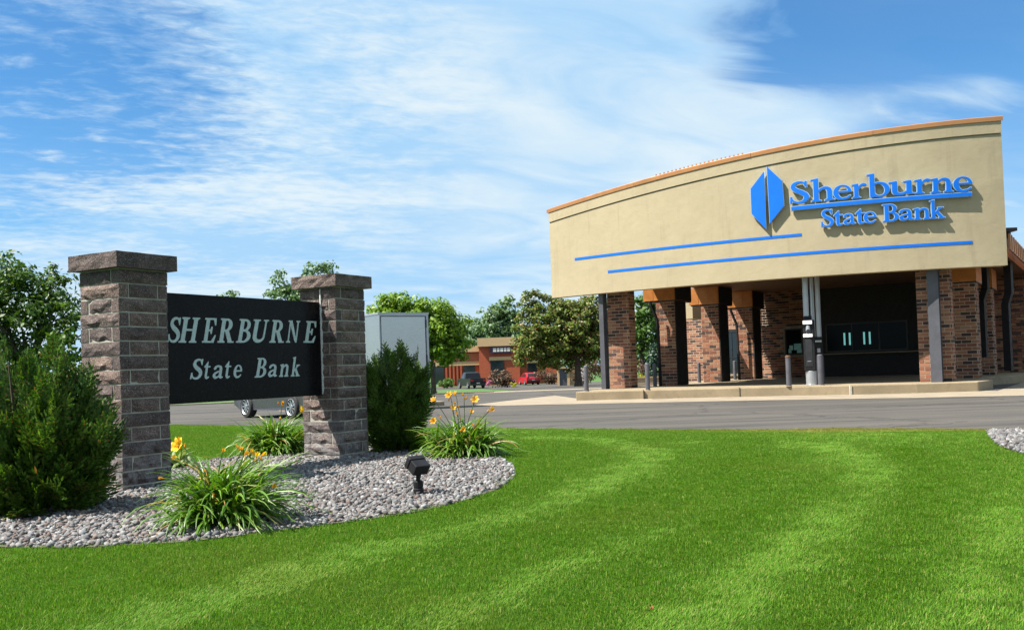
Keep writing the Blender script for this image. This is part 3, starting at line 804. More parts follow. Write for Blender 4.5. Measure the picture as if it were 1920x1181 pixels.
GLYPH = make_glyphs()
def contour_mesh(name, loops, box, depth, mat, zoff=0.0, ref=None):
    """loops fitted into box=(x0,x1,y0,y1) (metres), face in the local XZ plane looking along -Y; thickness `depth` behind it"""
    allp = np.vstack(ref if ref is not None else loops); lo, hi = allp.min(0), allp.max(0)
    sx, sy = (box[1] - box[0]) / (hi[0] - lo[0]), (box[3] - box[2]) / (hi[1] - lo[1])
    cu = bpy.data.curves.new(name, 'CURVE'); cu.dimensions = '2D'; cu.fill_mode = 'BOTH'
    for L in loops:
        sp = cu.splines.new('POLY'); sp.points.add(len(L) - 1); sp.use_cyclic_u = True
        P = np.zeros((len(L), 4)); P[:, 0] = box[0] + (L[:, 0] - lo[0]) * sx; P[:, 1] = box[2] + (L[:, 1] - lo[1]) * sy; P[:, 3] = 1
        sp.points.foreach_set('co', P.ravel())
    cu.extrude = depth / 2
    ob = bpy.data.objects.new(name, cu); COL.objects.link(ob)
    bpy.context.view_layer.update()
    me = bpy.data.meshes.new_from_object(ob.evaluated_get(bpy.context.evaluated_depsgraph_get()))
    bpy.data.objects.remove(ob); bpy.data.curves.remove(cu)
    me.name = name; me.transform(Matrix.Translation((0, zoff, 0)) @ Matrix.Rotation(R(90), 4, 'X') @ Matrix.Translation((0, 0, -depth / 2)))
    me.materials.clear(); me.materials.append(mat)
    return me

# ------------------------------------------------------------------ monument sign
SA = np.array([.497, .8677, 0]); SB = np.array([-.8677, .497, 0]); PW = .46
BZ = .35
C_L = G(231, 924, BZ); C_R = G(637, 862, BZ)
def block_mesh(L, H, dep, seed, nx=7, nz=3):
    """split-faced block: x along its length, rough face at y=0 looking along -y, body behind"""
    g = random.Random(seed); V = []; Fc = []
    for j in range(nz + 1):
        for i in range(nx + 1):
            ed = (i in (0, nx)) + (j in (0, nz))
            y = -g.uniform(.002, .016) if not ed else g.uniform(-.002, .006)
            V.append((L * i / nx + (g.uniform(-.006, .006) if 0 < i < nx else 0), y, H * j / nz + (g.uniform(-.006, .006) if 0 < j < nz else 0)))
    W = nx + 1
    for j in range(nz):
        for i in range(nx):
            a = j * W + i; q = (a, a + 1, a + W + 1, a + W)
            Fc += [(q[0], q[1], q[2]), (q[0], q[2], q[3])] if g.random() < .5 else [(q[0], q[1], q[3]), (q[1], q[2], q[3])]
    b = len(V); V += [(0, dep, 0), (L, dep, 0), (L, dep, H), (0, dep, H)]
    Fc += [(b, b + 3, b + 2, b + 1)]
    Fc += [tuple([b + 1] + list(range(W - 1, -1, -1)) + [b])[::1]]
    Fc += [tuple([b + 3] + [nz * W + i for i in range(W)] + [b + 2])]
    Fc += [tuple([b] + [j * W for j in range(nz + 1)] + [b + 3])]
    Fc += [tuple([b + 2] + [j * W + nx for j in range(nz, -1, -1)] + [b + 1])]
    me = bpy.data.meshes.new('block'); me.from_pydata(V, [], Fc); me.materials.append(M['stone']); me.update(); return me


BH, JT, BD = .1, .0115, .088
LONG = [block_mesh(PW, BH, BD, i) for i in range(6)]
MIDL = PW - 2 * BD - 2 * JT
MID = [block_mesh(MIDL, BH, BD, 20 + i, 5) for i in range(6)]
LA = [block_mesh(PW * .58, BH, BD, 40 + i, 5) for i in range(3)]
LB = [block_mesh(PW * .42 - JT, BH, BD, 50 + i, 4) for i in range(3)]
def face_matrix(o, xdir, out):
    x = Vector(xdir); y = Vector(-np.asarray(out)); z = Vector((0, 0, 1))
    return Matrix(((x.x, y.x, 0, o[0]), (x.y, y.y, 0, o[1]), (x.z, y.z, 1, o[2]), (0, 0, 0, 1)))
def build_pillar(sign, corner, swap, splits):
    c = np.array(corner); z0 = BZ - .06; n = 16; pitch = BH + JT
    m = MB(); ins = .005
    o = c + SA * ins + SB * ins
    m.hexa((o[0], o[1], z0 - .1), SA * (PW - 2 * ins), SB * (PW - 2 * ins), (0, 0, n * pitch + .1))
    p = m.build('pillar', M['mortar'], sign, (c[0], c[1], BZ))
    for k in range(n):
        z = z0 + k * pitch; typ = (k + swap) % 2
        # four faces: origin, x direction, outward normal
        faces = {'l': (c + SB * PW, -SB, -SA), 'r': (c, SA, -SB), 'bl': (c + SA * PW, SB, SA), 'bb': (c + SA * PW + SB * PW, -SA, SB)}
        for nm, (fo, xd, out) in faces.items():
            long_ = (nm in ('l', 'bl')) == (typ == 0)
            jit = out * rnd.uniform(-.002, .005)
            if long_:
                if (k, nm) in splits:
                    for me, off in ((rnd.choice(LA), 0), (rnd.choice(LB), PW * .58 + JT)):
                        q = fo + xd * off + jit; link('block', me, p, face_matrix((q[0], q[1], z), xd, out))
                else:
                    q = fo + jit; link('block', rnd.choice(LONG), p, face_matrix((q[0], q[1], z), xd, out))
            else:
                q = fo + xd * (BD + JT) + jit; link('block', rnd.choice(MID), p, face_matrix((q[0], q[1], z), xd, out))
    # rough-edged capstone
    zt = z0 + n * pitch; ov = .058; g = random.Random(swap + 3); V = []; Fc = []
    cc = c + SA * PW / 2 + SB * PW / 2; hw = PW / 2 + ov; ring = []
    for s_, (a, b) in enumerate(((SA, SB), (SB, -SA), (-SA, -SB), (-SB, SA))):
        for i in range(8): ring.append((-b * hw + a * hw * (2 * i / 8 - 1), -b, i))
    nr = len(ring)
    for lv, zz in enumerate((0, .045, .085, .122)):
        for q, out, i in ring:
            j = (g.uniform(-.012, .006) if lv else g.uniform(-.006, .002)) if i else 0
            V.append(tuple((cc + q + out * j)[:2]) + (zt + zz + (g.uniform(-.004, .004) if lv in (1, 2) else 0),))
    for lv in range(3):
        for i in range(nr):
            a, b = lv * nr + i, lv * nr + (i + 1) % nr; Fc += [(a, b, b + nr), (a, b + nr, a + nr)]
    Fc += [tuple(range(nr - 1, -1, -1)), tuple(range(3 * nr, 4 * nr))]
    m = MB(); m.add(V, Fc); m.build('cap', M['stone'], p, (cc[0], cc[1], zt))
    return p


def px_on_plane(px, py, o, n):
    v = _ray(px, py); t = ((np.asarray(o) - CPOS) @ n) / (v @ n); return CPOS + v * t
def build_sign():
    s = thing('monument_sign', 'black granite bank sign between two split-stone pillars in the gravel bed', 'sign', (C_L[0], C_L[1], BZ))
    build_pillar(s, C_L, 0, {(15, 'l')})
    pr = build_pillar(s, C_R, 1, {(3, 'r'), (5, 'r'), (7, 'r'), (11, 'l'), (1, 'r'), (2, 'l'), (4, 'r')})
    ln = float((C_R - C_L) @ SA)
    th = .09
    o = C_L + SA * (PW + .002) + SB * (PW / 2 - th / 2); ex = SA * (ln - PW - .006)
    z0 = .995; z1 = 1.925
    m = MB(); m.hexa((o[0], o[1], z0), ex, SB * th, (0, 0, z1 - z0))
    pn = m.build('panel', M['granite'], s, (o[0], o[1], z0), bevel=.004)
    # pale sealant strip where the slab meets the right pillar
    m = MB(); q = o + ex - SA * .0 - SB * .012
    q = q - SA * .016; m.hexa((q[0], q[1], z0 + .01), SA * .024, SB * .011, (0, 0, z1 - z0 + .12)); m.build('sealant', M['sealant'], s, (q[0], q[1], z0))
    fo = np.array([o[0], o[1], 0.]) - SB * .0
    def sz(px, py):
        p = px_on_plane(px, py, fo, SB); return float((p - fo) @ SA), float(p[2])
    sh = .22
    big = [('S', 313, 340), ('H', 334, 376), ('E', 378, 407), ('R', 407, 437.5), ('B', 442, 470.5), ('U', 473.5, 505), ('R', 504.5, 531.5), ('N', 536, 563.5), ('E', 568.5, 594)]
    top = lambda x: 594.5 + (x - 340) * .031; bot = lambda x: 642.5
    sml = [('S', 354, 380), ('t', 381.5, 393), ('a', 396.5, 415.5), ('t', 420.5, 432), ('e', 436, 452), ('B', 475, 498), ('a', 500.5, 517), ('n', 521, 539), ('k', 543, 561)]
    bs = lambda x: 711.5 - (x - 360) * .031; cap = lambda x: 672.5 - (x - 360) * .013
    for ch, x0, x1 in big + sml:
        up = (ch, x0, x1) in big; xm = (x0 + x1) / 2
        s0, s1 = sz(x0, 640)[0], sz(x1, 640)[0]
        if up: zb, zt = sz(xm, bot(xm))[1], sz(xm, top(xm))[1]
        else:
            zb = sz(xm, bs(xm))[1]; zc = sz(xm, cap(xm))[1]
            zt = zb + (zc - zb) * {'S': 1, 'B': 1, 'k': 1.04, 't': .86}.get(ch, .67)
        lp = GLYPH[ch].contours(shear=sh, grow=.014)
        me = contour_mesh('letter', lp, (0, s1 - s0, 0, zt - zb), .007, M['letter_grey'])
        p = fo + SA * s0 - SB * .004; link('letter', me, pn, face_matrix((p[0], p[1], zb), SA, -SB))
    return s


build_sign()

# ------------------------------------------------------------------ bank building
U = np.array([.53, .848, 0]); Vv = np.array([-.848, .53, 0])
ISZ = .3; BOXZ = 3.67; SOFZ = 4.42
FC = (.0318812768, -1.08373894, 38.6731804)
def fy(x): return FC[0] * x * x + FC[1] * x + FC[2]
def ftop(x): return -.00539 * x * x + .1772 * x + 7.0
def fnormal(x):
    t = np.array([1, 2 * FC[0] * x + FC[1], 0]); t /= np.linalg.norm(t); return t, np.array([t[1], -t[0], 0])
def onc(px, py):
    v = _ray(px, py); a, b = 15., 60.
    def e(t): q = CPOS + t * v; return q[1] - fy(q[0])
    ts = np.linspace(15, 50, 400); es = [e(t) for t in ts]
    i = next(i for i in range(399) if es[i] <= 0 < es[i + 1]); a, b = ts[i], ts[i + 1]
    for _ in range(40):
        c = (a + b) / 2
        if e(c) > 0: b = c
        else: a = c
    return CPOS + a * v
FX0, FX1 = 1.60, 15.36
BANK0 = np.array([9.0, 38.0, 0.])
bank = thing('bank_building', 'brick bank with a curved tan drive-through canopy on brick columns', 'building', BANK0)


def sweep(profile, xs, closed_ends=True):
    """profile: list of functions x -> (out, z); swept along the canopy curve"""
    V = []; n = len(profile)
    for x in xs:
        t, nn = fnormal(x); b = np.array([x, fy(x), 0])
        for fn in profile:
            o_, z = fn(x); p = b + nn * o_; V.append((p[0], p[1], z))
    Fc = []
    for i in range(len(xs) - 1):
        for k in range(n):
            k2 = (k + 1) % n; Fc.append((i * n + k, i * n + k2, (i + 1) * n + k2, (i + 1) * n + k))
    Fc.append(tuple(range(n - 1, -1, -1))); Fc.append(tuple((len(xs) - 1) * n + k for k in range(n)))
    return V, Fc


def build_canopy():
    xs = np.linspace(FX0, FX1, 61); TH = .42; g = .34
    prof = [lambda x: (0, 3.85), lambda x: (0, ftop(x) - .20 - g), lambda x: (-.035, ftop(x) - .20 - g + .004), lambda x: (-.035, ftop(x) - .16 - g),
            lambda x: (.03, ftop(x) - .156 - g), lambda x: (.03, ftop(x) - .08), lambda x: (-TH, ftop(x) - .08), lambda x: (-TH, 3.85)]
    V, Fc = sweep(prof, xs); m = MB(); m.add(V, Fc); m.build('canopy_fascia', M['stucco'], bank)
    # coping in four lengths, joints lapped
    cuts = [FX0 - .05, 4.6, 8.2, 11.7, FX1 + .05]
    for i, (a, b) in enumerate(zip(cuts[:-1], cuts[1:])):
        e = .004 * (i % 2); xs2 = np.linspace(a + (.004 if i else 0), b - .004, 16)
        pr = [lambda x: (.055 + e, ftop(x) - .125), lambda x: (.062 + e, ftop(x) + .0), lambda x: (.045 + e, ftop(x) + .02), lambda x: (-TH - .04, ftop(x) + .06), lambda x: (-TH - .04, ftop(x) - .12),
              lambda x: (-TH + .01, ftop(x) - .074), lambda x: (.04, ftop(x) - .074), lambda x: (.04, ftop(x) - .125)]
        V, Fc = sweep(pr, xs2); m = MB(); m.add(V, Fc); m.build('coping', M['coping'], bank)
    # comb of small clips along the coping
    for x in np.linspace(5.3, 7.95, 22):
        t, nn = fnormal(x); p = np.array([x, fy(x), ftop(x) + .02]) + nn * .02
        m = MB(); m.hexa(p - t * .02, t * .04, -nn * .04, (0, 0, .06)); m.build('coping_clip', M['copper'], bank, p)
    # two painted stripes
    for (pa, pb, dz) in (((1078, 490), (1503, 440), 5.225), ((1140, 509), (1823, 454), 4.61)):
        a, b = onc(*pa)[0], onc(*pb)[0]; m = MB()
        V, Fc = sweep([lambda x: (.002, dz - .045), lambda x: (.012, dz - .045), lambda x: (.012, dz + .045), lambda x: (.002, dz + .045)], np.linspace(a, b, 40))
        m.add(V, Fc); m.build('stripe', M['blue'], bank)
    pe = np.array([FX1, fy(FX1), 0]); sb = MB(); q = pe + U * .45 + np.array([.02, 0, 0]); sb.hexa((q[0], q[1], 4.36), U * 14.5, np.array([.848, -.53, 0]) * .06, (0, 0, .5)); bd = sb.build('side_band', M['copper'], bank, (q[0], q[1], 4.36))
    for k in range(18):
        r_ = q + U * (.3 + k * .8) + np.array([.848, -.53, 0]) * .06; rb = MB(); rb.hexa((r_[0], r_[1], 4.37), U * .04, np.array([.848, -.53, 0]) * .03, (0, 0, .48)); rb.build('rib', M['copper'], bd, r_)
    # roof slab behind the fascia
    P = []
    for x in np.linspace(FX0 + .1, FX1 - .1, 24):
        t, nn = fnormal(x); p = np.array([x, fy(x), 0]) - nn * .40; P.append(p)
    e1 = P[-1] + U * 15; back = np.array([12.04, 46.43, 0]) + U * 1.0
    P2 = P + [e1, back + Vv * -.4, np.array([11.0, 46.2, 0]), np.array([5.0, 37.4, 0])]
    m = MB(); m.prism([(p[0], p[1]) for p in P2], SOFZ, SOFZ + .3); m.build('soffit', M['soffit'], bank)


build_canopy()

BRK_SINGLE = []; BRK = MB()
CO, BL, BJ, BHT = .122, .325, .022, .100
def brick_geo(l, d=.1): 
    m = MB(); m.hexa((0, 0, 0), (l, 0, 0), (0, d, 0), (0, 0, BHT)); return m
BR_FULL = brick_geo(BL - BJ).mesh('brick', M['brick_single']); _cache = {}
N_SINGLE = 0
def brick_face(o, xd, out, W, z0, z1, parent, single=False, holes=()):
    """running bond on one wall face; single = each brick its own object"""
    global N_SINGLE
    o = np.asarray(o, float); n = int(round((z1 - z0) / CO))
    for k in range(n):
        z = z0 + k * CO + BJ / 2
        x = -(BL / 2 if k % 2 else 0)
        while x < W - .02:
            a, b = max(x, 0.003), min(x + BL - BJ, W - .003); x += BL
            if b - a < .03: continue
            if any(h[0] < b and h[1] > a and h[2] < z + BHT and h[3] > z for h in holes): continue
            jut = rnd.uniform(.006, .012); q = o + xd * a + out * jut
            if single and N_SINGLE < 298:
                N_SINGLE += 1; ln = round(b - a, 3)
                if ln not in _cache: _cache[ln] = brick_geo(ln, .03).mesh('brick', M['brick_single'])
                link('brick', _cache[ln], parent, face_matrix((q[0], q[1], z), xd, out))
            else:
                BRK.hexa((q[0], q[1], z), xd * (b - a), -out * .03, (0, 0, BHT))
def column(corner, w, d, z0, z1, single=False, name='column', back=False):
    """corner = nearest vertical edge; w runs along V (left), d along U (back)"""
    c = np.asarray(corner, float); m = MB()
    m.hexa((c[0] + U[0] * .001, c[1] + U[1] * .001, z0), Vv * w, U * d, (0, 0, z1 - z0))
    col = m.build(name, M['brick_mortar'], bank, (c[0], c[1], z0))
    brick_face(c + Vv * w, -Vv, -U, w, z0, z1, col, single)
    brick_face(c, U, -Vv, d, z0, z1, col, False)
    return col
def copper_box(corner, w, d, z0, z1, ov=.05, panels=3, wl=None):
    c = np.asarray(corner, float) - Vv * ov - U * ov
    m = MB(); m.hexa((c[0], c[1], z0), Vv * w, U * d, (0, 0, z1 - z0))
    b = m.build('beam_end', M['copper'], bank, (c[0], c[1], z0))
    pw = w / panels
    for i in range(panels):
        q = c + Vv * (pw * i + .02) - U * .012
        m = MB(); m.hexa((q[0], q[1], z0 + .012), Vv * (pw - .04), U * .014, (0, 0, z1 - z0 - .014)); m.build('panel', M['copper'], b, (q[0], q[1], z0))
    # dark drip under it
    m = MB(); m.hexa((c[0] + U[0] * .03, c[1] + U[1] * .03, z0 - .05), Vv * (w - .06), U * (d - .06), (0, 0, .048)); m.build('drip_edge', M['dark'], b, (c[0], c[1], z0))
def spout(pts, r=.055, name='downspout', sq=True):
    m = MB(); m.tube(pts, r, 4 if sq else 10); return m.build(name, M['black_metal'], bank, pts[-1])


def build_columns():
    cA = D(1184, 728, 36.1); cA[2] = ISZ; c1 = G(1270, 722.5, ISZ); c2 = G(1352, 716, ISZ); c3 = G(1415, 711, ISZ)
    R1 = G(1790, 715, ISZ)
    column(cA, .88, .55, ISZ, 4.4, True)
    column(R1, 1.02, .45, ISZ, 4.4, True)
    for c in (c1, c2, c3):
        column(c, .78, 1.1, ISZ, BOXZ)
        bx_ = copper_box(c, 1.34, 1.75, BOXZ, SOFZ - .004)
        side = -Vv; q = c + side * .016 + U * .01; m = MB(); m.hexa((q[0], q[1], ISZ + .02), U * 1.08, side * .03, (0, 0, BOXZ - ISZ - .09)); m.build('side_shade_sheet', M['shade_dark'], bank, (q[0], q[1], ISZ))  # near-black sheet added to darken the column's shaded right side
        q = c + side * .053; m = MB(); m.hexa((q[0], q[1], BOXZ + .01), U * 1.66, side * .02, (0, 0, SOFZ - BOXZ - .03)); m.build('side_shade_sheet', M['shade_dark'], bank, (q[0], q[1], BOXZ))  # second added sheet, darkening the shaded right side of the beam end
    R2 = D(1834, 660, 33.2); R3 = D(1864, 660, 37.0); R4 = D(1889, 660, 41.0)
    for c in (R2, R3, R4):
        c = np.array([c[0], c[1], ISZ]); column(c, 1.15, .9, ISZ, BOXZ); copper_box(c - Vv * .0, 1.5, 1.7, BOXZ, SOFZ - .004)
    # steel posts, H section
    def post(px, py, d, w, dep, z1, mat=M['steel_grey'], base=ISZ):
        p = D(px, py, d); m = MB(); a = -Vv; b = U
        for off in (0, dep - .03): m.hexa((p[0] + b[0] * off, p[1] + b[1] * off, base), a * w, b * .03, (0, 0, z1 - base))
        q = p + a * (w / 2 - .02) + b * .03; m.hexa((q[0], q[1], base), a * .04, b * (dep - .06), (0, 0, z1 - base))
        m.build('steel_post', mat, bank, (p[0], p[1], base))
    post(1128, 729, 35.75, .18, .34, 4.4); post(1746, 715, 30.35, .33, .3, 4.4)
    # downspouts
    for px, d, top in ((1219, 37.7, 563), (1369, 44.4, 579)):
        a = D(px, 560, d); b = D(px + 9, 600, d); zt = BOXZ - .03
        dx = (b - a)[:2]
        spout([(a[0] - .02, a[1], zt), (a[0] + .02, a[1], zt - .16), (a[0] + .25, a[1] + .05, zt - .75), (a[0] + .27, a[1] + .05, zt - 1.0), (a[0] + .29, a[1] + .05, ISZ)], .06)
    a = D(1846, 505, 36.2); spout([(a[0], a[1], 4.4), (a[0], a[1], 3.6), (a[0] - .16, a[1], 3.15), (a[0] - .16, a[1], 1.0)], .16)
    a = D(1890, 505, 34.5); spout([(a[0], a[1], 5.55), (a[0], a[1], 3.3), (a[0] - .14, a[1], 2.9), (a[0] - .14, a[1], .5)], .17)
    m = MB(); m.box(a[0] - .22, a[1] - .2, 5.5, a[0] + .3, a[1] + .2, 5.62); m.build('rain_head', M['black_metal'], bank, (a[0], a[1], 5.5))


build_columns()

def wall_frame(o, xd, out):
    return lambda s, z, e=0.0: np.array([o[0], o[1], 0]) + xd * s + out * e + np.array([0, 0, z])
def build_walls():
    W0 = G(1428, 709, ISZ); X = -Vv; out = -U
    at = wall_frame(W0, X, out)
    def s_of(px):
        v = _ray(px, 660); n = out; t = ((np.array([W0[0], W0[1], CZ]) - CPOS) @ n) / (v @ n); return float((CPOS + v * t - W0) @ X)
    m = MB(); L = 13.0
    m.hexa(at(0, ISZ, -.4), X * L, -U * -.39, (0, 0, SOFZ - ISZ - .003)); wl = m.build('wall', M['brick_mortar'], bank, at(0, ISZ))
    # openings of the teller bay: small window with notes, long window with ledge
    s0, s1 = s_of(1473), s_of(1506); b0, b1 = s_of(1550), s_of(1704)
    zs = (1.36, 2.62); zb = (1.42, 2.75)
    holes = [(s0 - .05, s1 + .05, zs[0] - .06, zs[1] + .05), (b0 - .05, b1 + .05, zb[0] - .06, zb[1] + .05)]
    brick_face(at(0, 0, -.008), X, out, L, ISZ, SOFZ, wl, False, holes)
    def window(a, b, z0, z1, mull, at=at):
        m = MB(); fr = .06
        for (x0, x1, y0, y1) in ((a, b, z0, z0 + fr), (a, b, z1 - fr, z1), (a, a + fr, z0 + fr, z1 - fr), (b - fr, b, z0 + fr, z1 - fr)):
            m.hexa(at(x0, y0, -.0), X * (x1 - x0), out * .03, (0, 0, y1 - y0))
        for k in mull: m.hexa(at(a + (b - a) * k - .025, z0 + fr, 0), X * .05, out * .028, (0, 0, z1 - z0 - 2 * fr))
        w = m.build('window', M['dark'], bank, at(a, z0))
        m = MB(); m.hexa(at(a + fr, z0 + fr, .001), X * (b - a - 2 * fr), out * .012, (0, 0, z1 - z0 - 2 * fr)); m.build('pane', M['bay_glass'], w, at(a, z0))
        return w
    m = MB(); m.hexa(at(s_of(1512), ISZ, -.02), X * (s_of(1742) - s_of(1512)), out * .06, (0, 0, SOFZ - ISZ - .01)); m.build('bay_shade_sheet', M['shade_dark'], bank, at(s_of(1512), ISZ))  # added near-black sheet that paints the bay's shade over the brick wall
    w1 = window(s0, s1, *zs, ())
    for (px, py, w_, h_) in ((1484, 652, .17, .22), (1481.5, 658, .14, .2), (1496, 650, .34, .30), (1499, 658, .22, .17)):
        s = s_of(px); d = W0[1] + X[1] * s; z = proj(at(s, 1.2))[1]; zc = 1.2 + (z - py) * d / F
        m = MB(); m.hexa(at(s - w_ / 2, zc - h_ / 2, .016), X * w_, out * .003, (0, 0, h_)); m.build('notice', M['paper'], w1, at(s, zc))
    m = MB(); m.hexa(at(s0 - .1, zs[0] - .09, 0), X * (s1 - s0 + .2), out * .12, (0, 0, .05)); m.build('sill', M['concrete'], bank, at(s0, zs[0]))
    at_ = at; at = lambda s, z, e=0.0: at_(s, z, e + .04)
    w2 = window(b0, b1, *zb, (.33, .66), at)
    for px in (1585, 1595, 1622, 1632.5):
        s = s_of(px); m = MB(); m.hexa(at(s - .038, zb[0] + .32, .015), X * .076, out * .006, (0, 0, .56)); m.build('lit_slit', M['lit'], w2, at(s, zb[0]))
    m = MB(); m.hexa(at(b0 - .3, zb[0] - .10, 0), X * (b1 - b0 + .9), out * .22, (0, 0, .055)); m.build('ledge', M['concrete'], bank, at(b0, zb[0]))
    at = at_
    # wing further back on the left, with a tall window
    Wb = D(1404, 700, 47.4); Wb = np.array([Wb[0], Wb[1], 0]); at2 = wall_frame(Wb, X, out)
    def s2(px):
        v = _ray(px, 660); t = ((np.array([Wb[0], Wb[1], CZ]) - CPOS) @ out) / (v @ out); return float((CPOS + v * t - Wb) @ X)
    a = s2(1289); m = MB(); m.hexa(at2(a, ISZ - .2, 0), X * (-a + 1.5), U * .4, (0, 0, 4.1)); wb = m.build('wing_wall', M['brick_mortar'], bank, at2(a, ISZ))
    wa, wbx = s2(1361), s2(1388)
    brick_face(at2(a, 0, -.006), X, out, -a + 1.5, ISZ - .19, 4.1, wb, False, [(wa, wbx, .55, 2.75)])
    m = MB(); fr = .07
    for (x0, x1, y0, y1) in ((wa, wbx, .55, .62), (wa, wbx, 2.62, 2.75), (wa, wa + fr, .62, 2.62), (wbx - fr, wbx, .62, 2.62), ((wa * 1.2 + wbx * .8) / 2, (wa * 1.2 + wbx * .8) / 2 + .05, .62, 2.62), (wa + fr, wbx - fr, 1.35, 1.39)):
        m.hexa(at2(x0, y0, 0), X * (x1 - x0), out * .05, (0, 0, y1 - y0))
    w = m.build('window', M['dark'], bank, at2(wa, .55)); m = MB(); m.hexa(at2(wa + fr, .62, 0), X * (wbx - wa - 2 * fr), out * .02, (0, 0, 2.0)); m.build('pane', M['glass'], w, at2(wa, .55))
    m = MB(); m.hexa(at2(wa - .1, .44, 0), X * (wbx - wa + .2), out * .1, (0, 0, .1)); m.build('sill', M['concrete_pale'], w, at2(wa, .44))
    # stepped copper cap on its end and the cream fascia block
    m = MB(); m.hexa(at2(a - .05, 3.9, .1), X * 1.9, U * .7, (0, 0, .32)); m.build('wall_cap', M['copper'], bank, at2(a, 3.9))
    p = D(1283.5, 600, 44.0); m = MB(); m.hexa((p[0], p[1], 3.18), X * .40, U * 1.4, (0, 0, 1.0)); m.build('fascia_block', M['stucco'], bank, (p[0], p[1], 3.18))
    m = MB(); m.hexa((p[0] - .02, p[1] - .04, 4.182), X * .52, U * 1.5, (0, 0, .14)); m.build('block_cap', M['coping'], bank, (p[0], p[1], 4.18))
    # right wing, frontal wall behind the last columns, with the raked copper band
    Wr = D(1855, 700, 45.5); Wr = np.array([Wr[0], Wr[1], 0]); at3 = wall_frame(Wr, X, out)
    m = MB(); m.hexa(at3(0, .0, 0), X * 9, U * .4, (0, 0, 4.9)); wr = m.build('side_wall', M['brick_mortar'], bank, at3(0, 0))
    brick_face(at3(0, 0, -.006), X, out, 6, .1, 4.85, wr)
    m = MB(); q0, q1 = at3(.35, 4.55, .1), at3(9, 4.55, .1)
    m.add([q0, q1, q1 + (0, 0, .5), q0 + (0, 0, .5), q0 + U * .4, q1 + U * .4, q1 + U * .4 + (0, 0, .5), q0 + U * .4 + (0, 0, .5)],
          [(0, 1, 2, 3), (5, 4, 7, 6), (3, 2, 6, 7), (1, 0, 4, 5), (0, 3, 7, 4), (2, 1, 5, 6)])
    rb = m.build('copper_band', M['copper'], bank, at3(.35, 4.55))
    for i in range(12):
        s = .5 + i * .55; h = .5
        m = MB(); m.hexa(at3(s, 4.57, .1), X * .05, out * .03, (0, 0, h - .06)); m.build('rib', M['copper'], rb, at3(s, 4.57))
    m = MB(); m.hexa(at3(.3, 3.95, .1), X * .45, out * .25, (0, 0, .6)); m.build('beam_end', M['copper'], bank, at3(.3, 3.95))
    # cash machine in the wall
    s = float((px_on_plane(1901, 640, at3(0, 1), out) - Wr) @ X)
    m = MB(); 
    m.hexa(at3(s, 1.0, 0), X * .95, out * .05, (0, 0, 1.02)); atm = m.build('cash_machine', M['white_plastic'], bank, at3(s, 1.0))
    m = MB(); m.hexa(at3(s + .12, 1.12, .05), X * .72, out * .012, (0, 0, .78)); m.build('face_plate', M['black_metal'], atm, at3(s, 1.0))
    m = MB(); m.hexa(at3(s + .2, 1.42, .062), X * .5, out * .04, (0, 0, .2)); m.build('hood', M['white_plastic'], atm, at3(s, 1.4))
    m = MB(); m.hexa(at3(s + .32, 1.46, .1), X * .2, out * .006, (0, 0, .07)); m.build('card_slot', M['tail'], atm, at3(s, 1.4))
    # closing walls to the rear and side (mostly unseen)
    e = at3(9, 0, 0); m = MB(); m.hexa(e, U * 12, X * -.4, (0, 0, 4.9)); m.build('rear_wall', M['brick_mortar'], bank, e)
    m = MB(); P = [at2(a, 0, -.4), at3(0, 0, -.4), e, e + U * 12, at2(a, 0, 0) + U * 9]; m.prism([(p[0], p[1]) for p in P], 4.2, 4.45); m.build('rear_roof', M['dark'], bank, e)


build_walls()
o = BRK.build('brickwork', M['brick'], bank); tag(o, kind='stuff')

# islands, aprons
def build_island():
    front = [G(*p)[:2] for p in ((1080, 751), (1200, 748), (1320, 745.4), (1480, 742), (1600, 740), (1720, 737), (1835, 733.5), (1858, 730))]
    front = [np.array(p) for p in front]; end = front[-1] + np.array([.35, .55])
    P = front + [end, end + np.array([.0, .5]), end + U[:2] * 3 + np.array([-1.0, 0]), end + U[:2] * 17 + np.array([4, -2]), np.array([13, 52.]), np.array([9.6, 46.5]), np.array([5.3, 38.9]), np.array([2.9, 35.3])]
    m = MB(); m.prism([tuple(p) for p in P], -.05, ISZ); tag(m.build('island_kerb', M['concrete'], bevel=.03), kind='structure')
    # dark joints in the kerb face
    for px, py, w_ in ((1207, 748, .02), (1387, 744, .02), (1594, 740.2, .06)):
        p = G(px, py); t = np.array([.985, -.17, 0])
        m = MB(); m.hexa((p[0], p[1] - .006, .004), t * w_, (.0, .3, 0), (0, 0, ISZ + .001)); m.build('kerb_joint', M['mortar'] if w_ > .03 else M['dark']); tag(COL.objects[-1], kind='structure')
    # concrete apron in front
    lo = [G(*p) for p in ((893, 760.5), (915, 761), (1000, 759), (1100, 757), (1250, 754), (1400, 751), (1550, 748.5), (1700, 746), (1900, 742), (2060, 739))]
    hi = [G(*p) for p in ((2060, 705), (1920, 716), (1870, 733), (1835, 732), (1720, 735), (1480, 740), (1200, 746), (1090, 748), (1040, 741.5), (980, 748), (893, 758.5))]
    m = MB(); Q = lo + hi; m.add([(p[0], p[1], .005) for p in Q], [tuple(range(len(Q)))]); tag(m.build('apron', M['concrete_pale']), kind='structure')
    # raised slab by the side wall
    a = G(1838, 716, .0); b = G(1913, 712, .0)
    m = MB(); m.hexa((a[0] + 1.9, a[1] + 3.4, -.02), (2.3, -.5, 0), U * 9, (0, 0, .44)); tag(m.build('side_kerb', M['concrete'], bevel=.03), kind='structure')
    # island under the metal cabinet
    c = G(806, 760, .0); m = MB(); m.hexa((c[0] + .55, c[1] - .5, -.05), (-4.4, -2.2, 0), (-1.4, 2.6, 0), (0, 0, .2)); tag(m.build('cabinet_island', M['concrete_pale'], bevel=.02), kind='structure')


build_island()

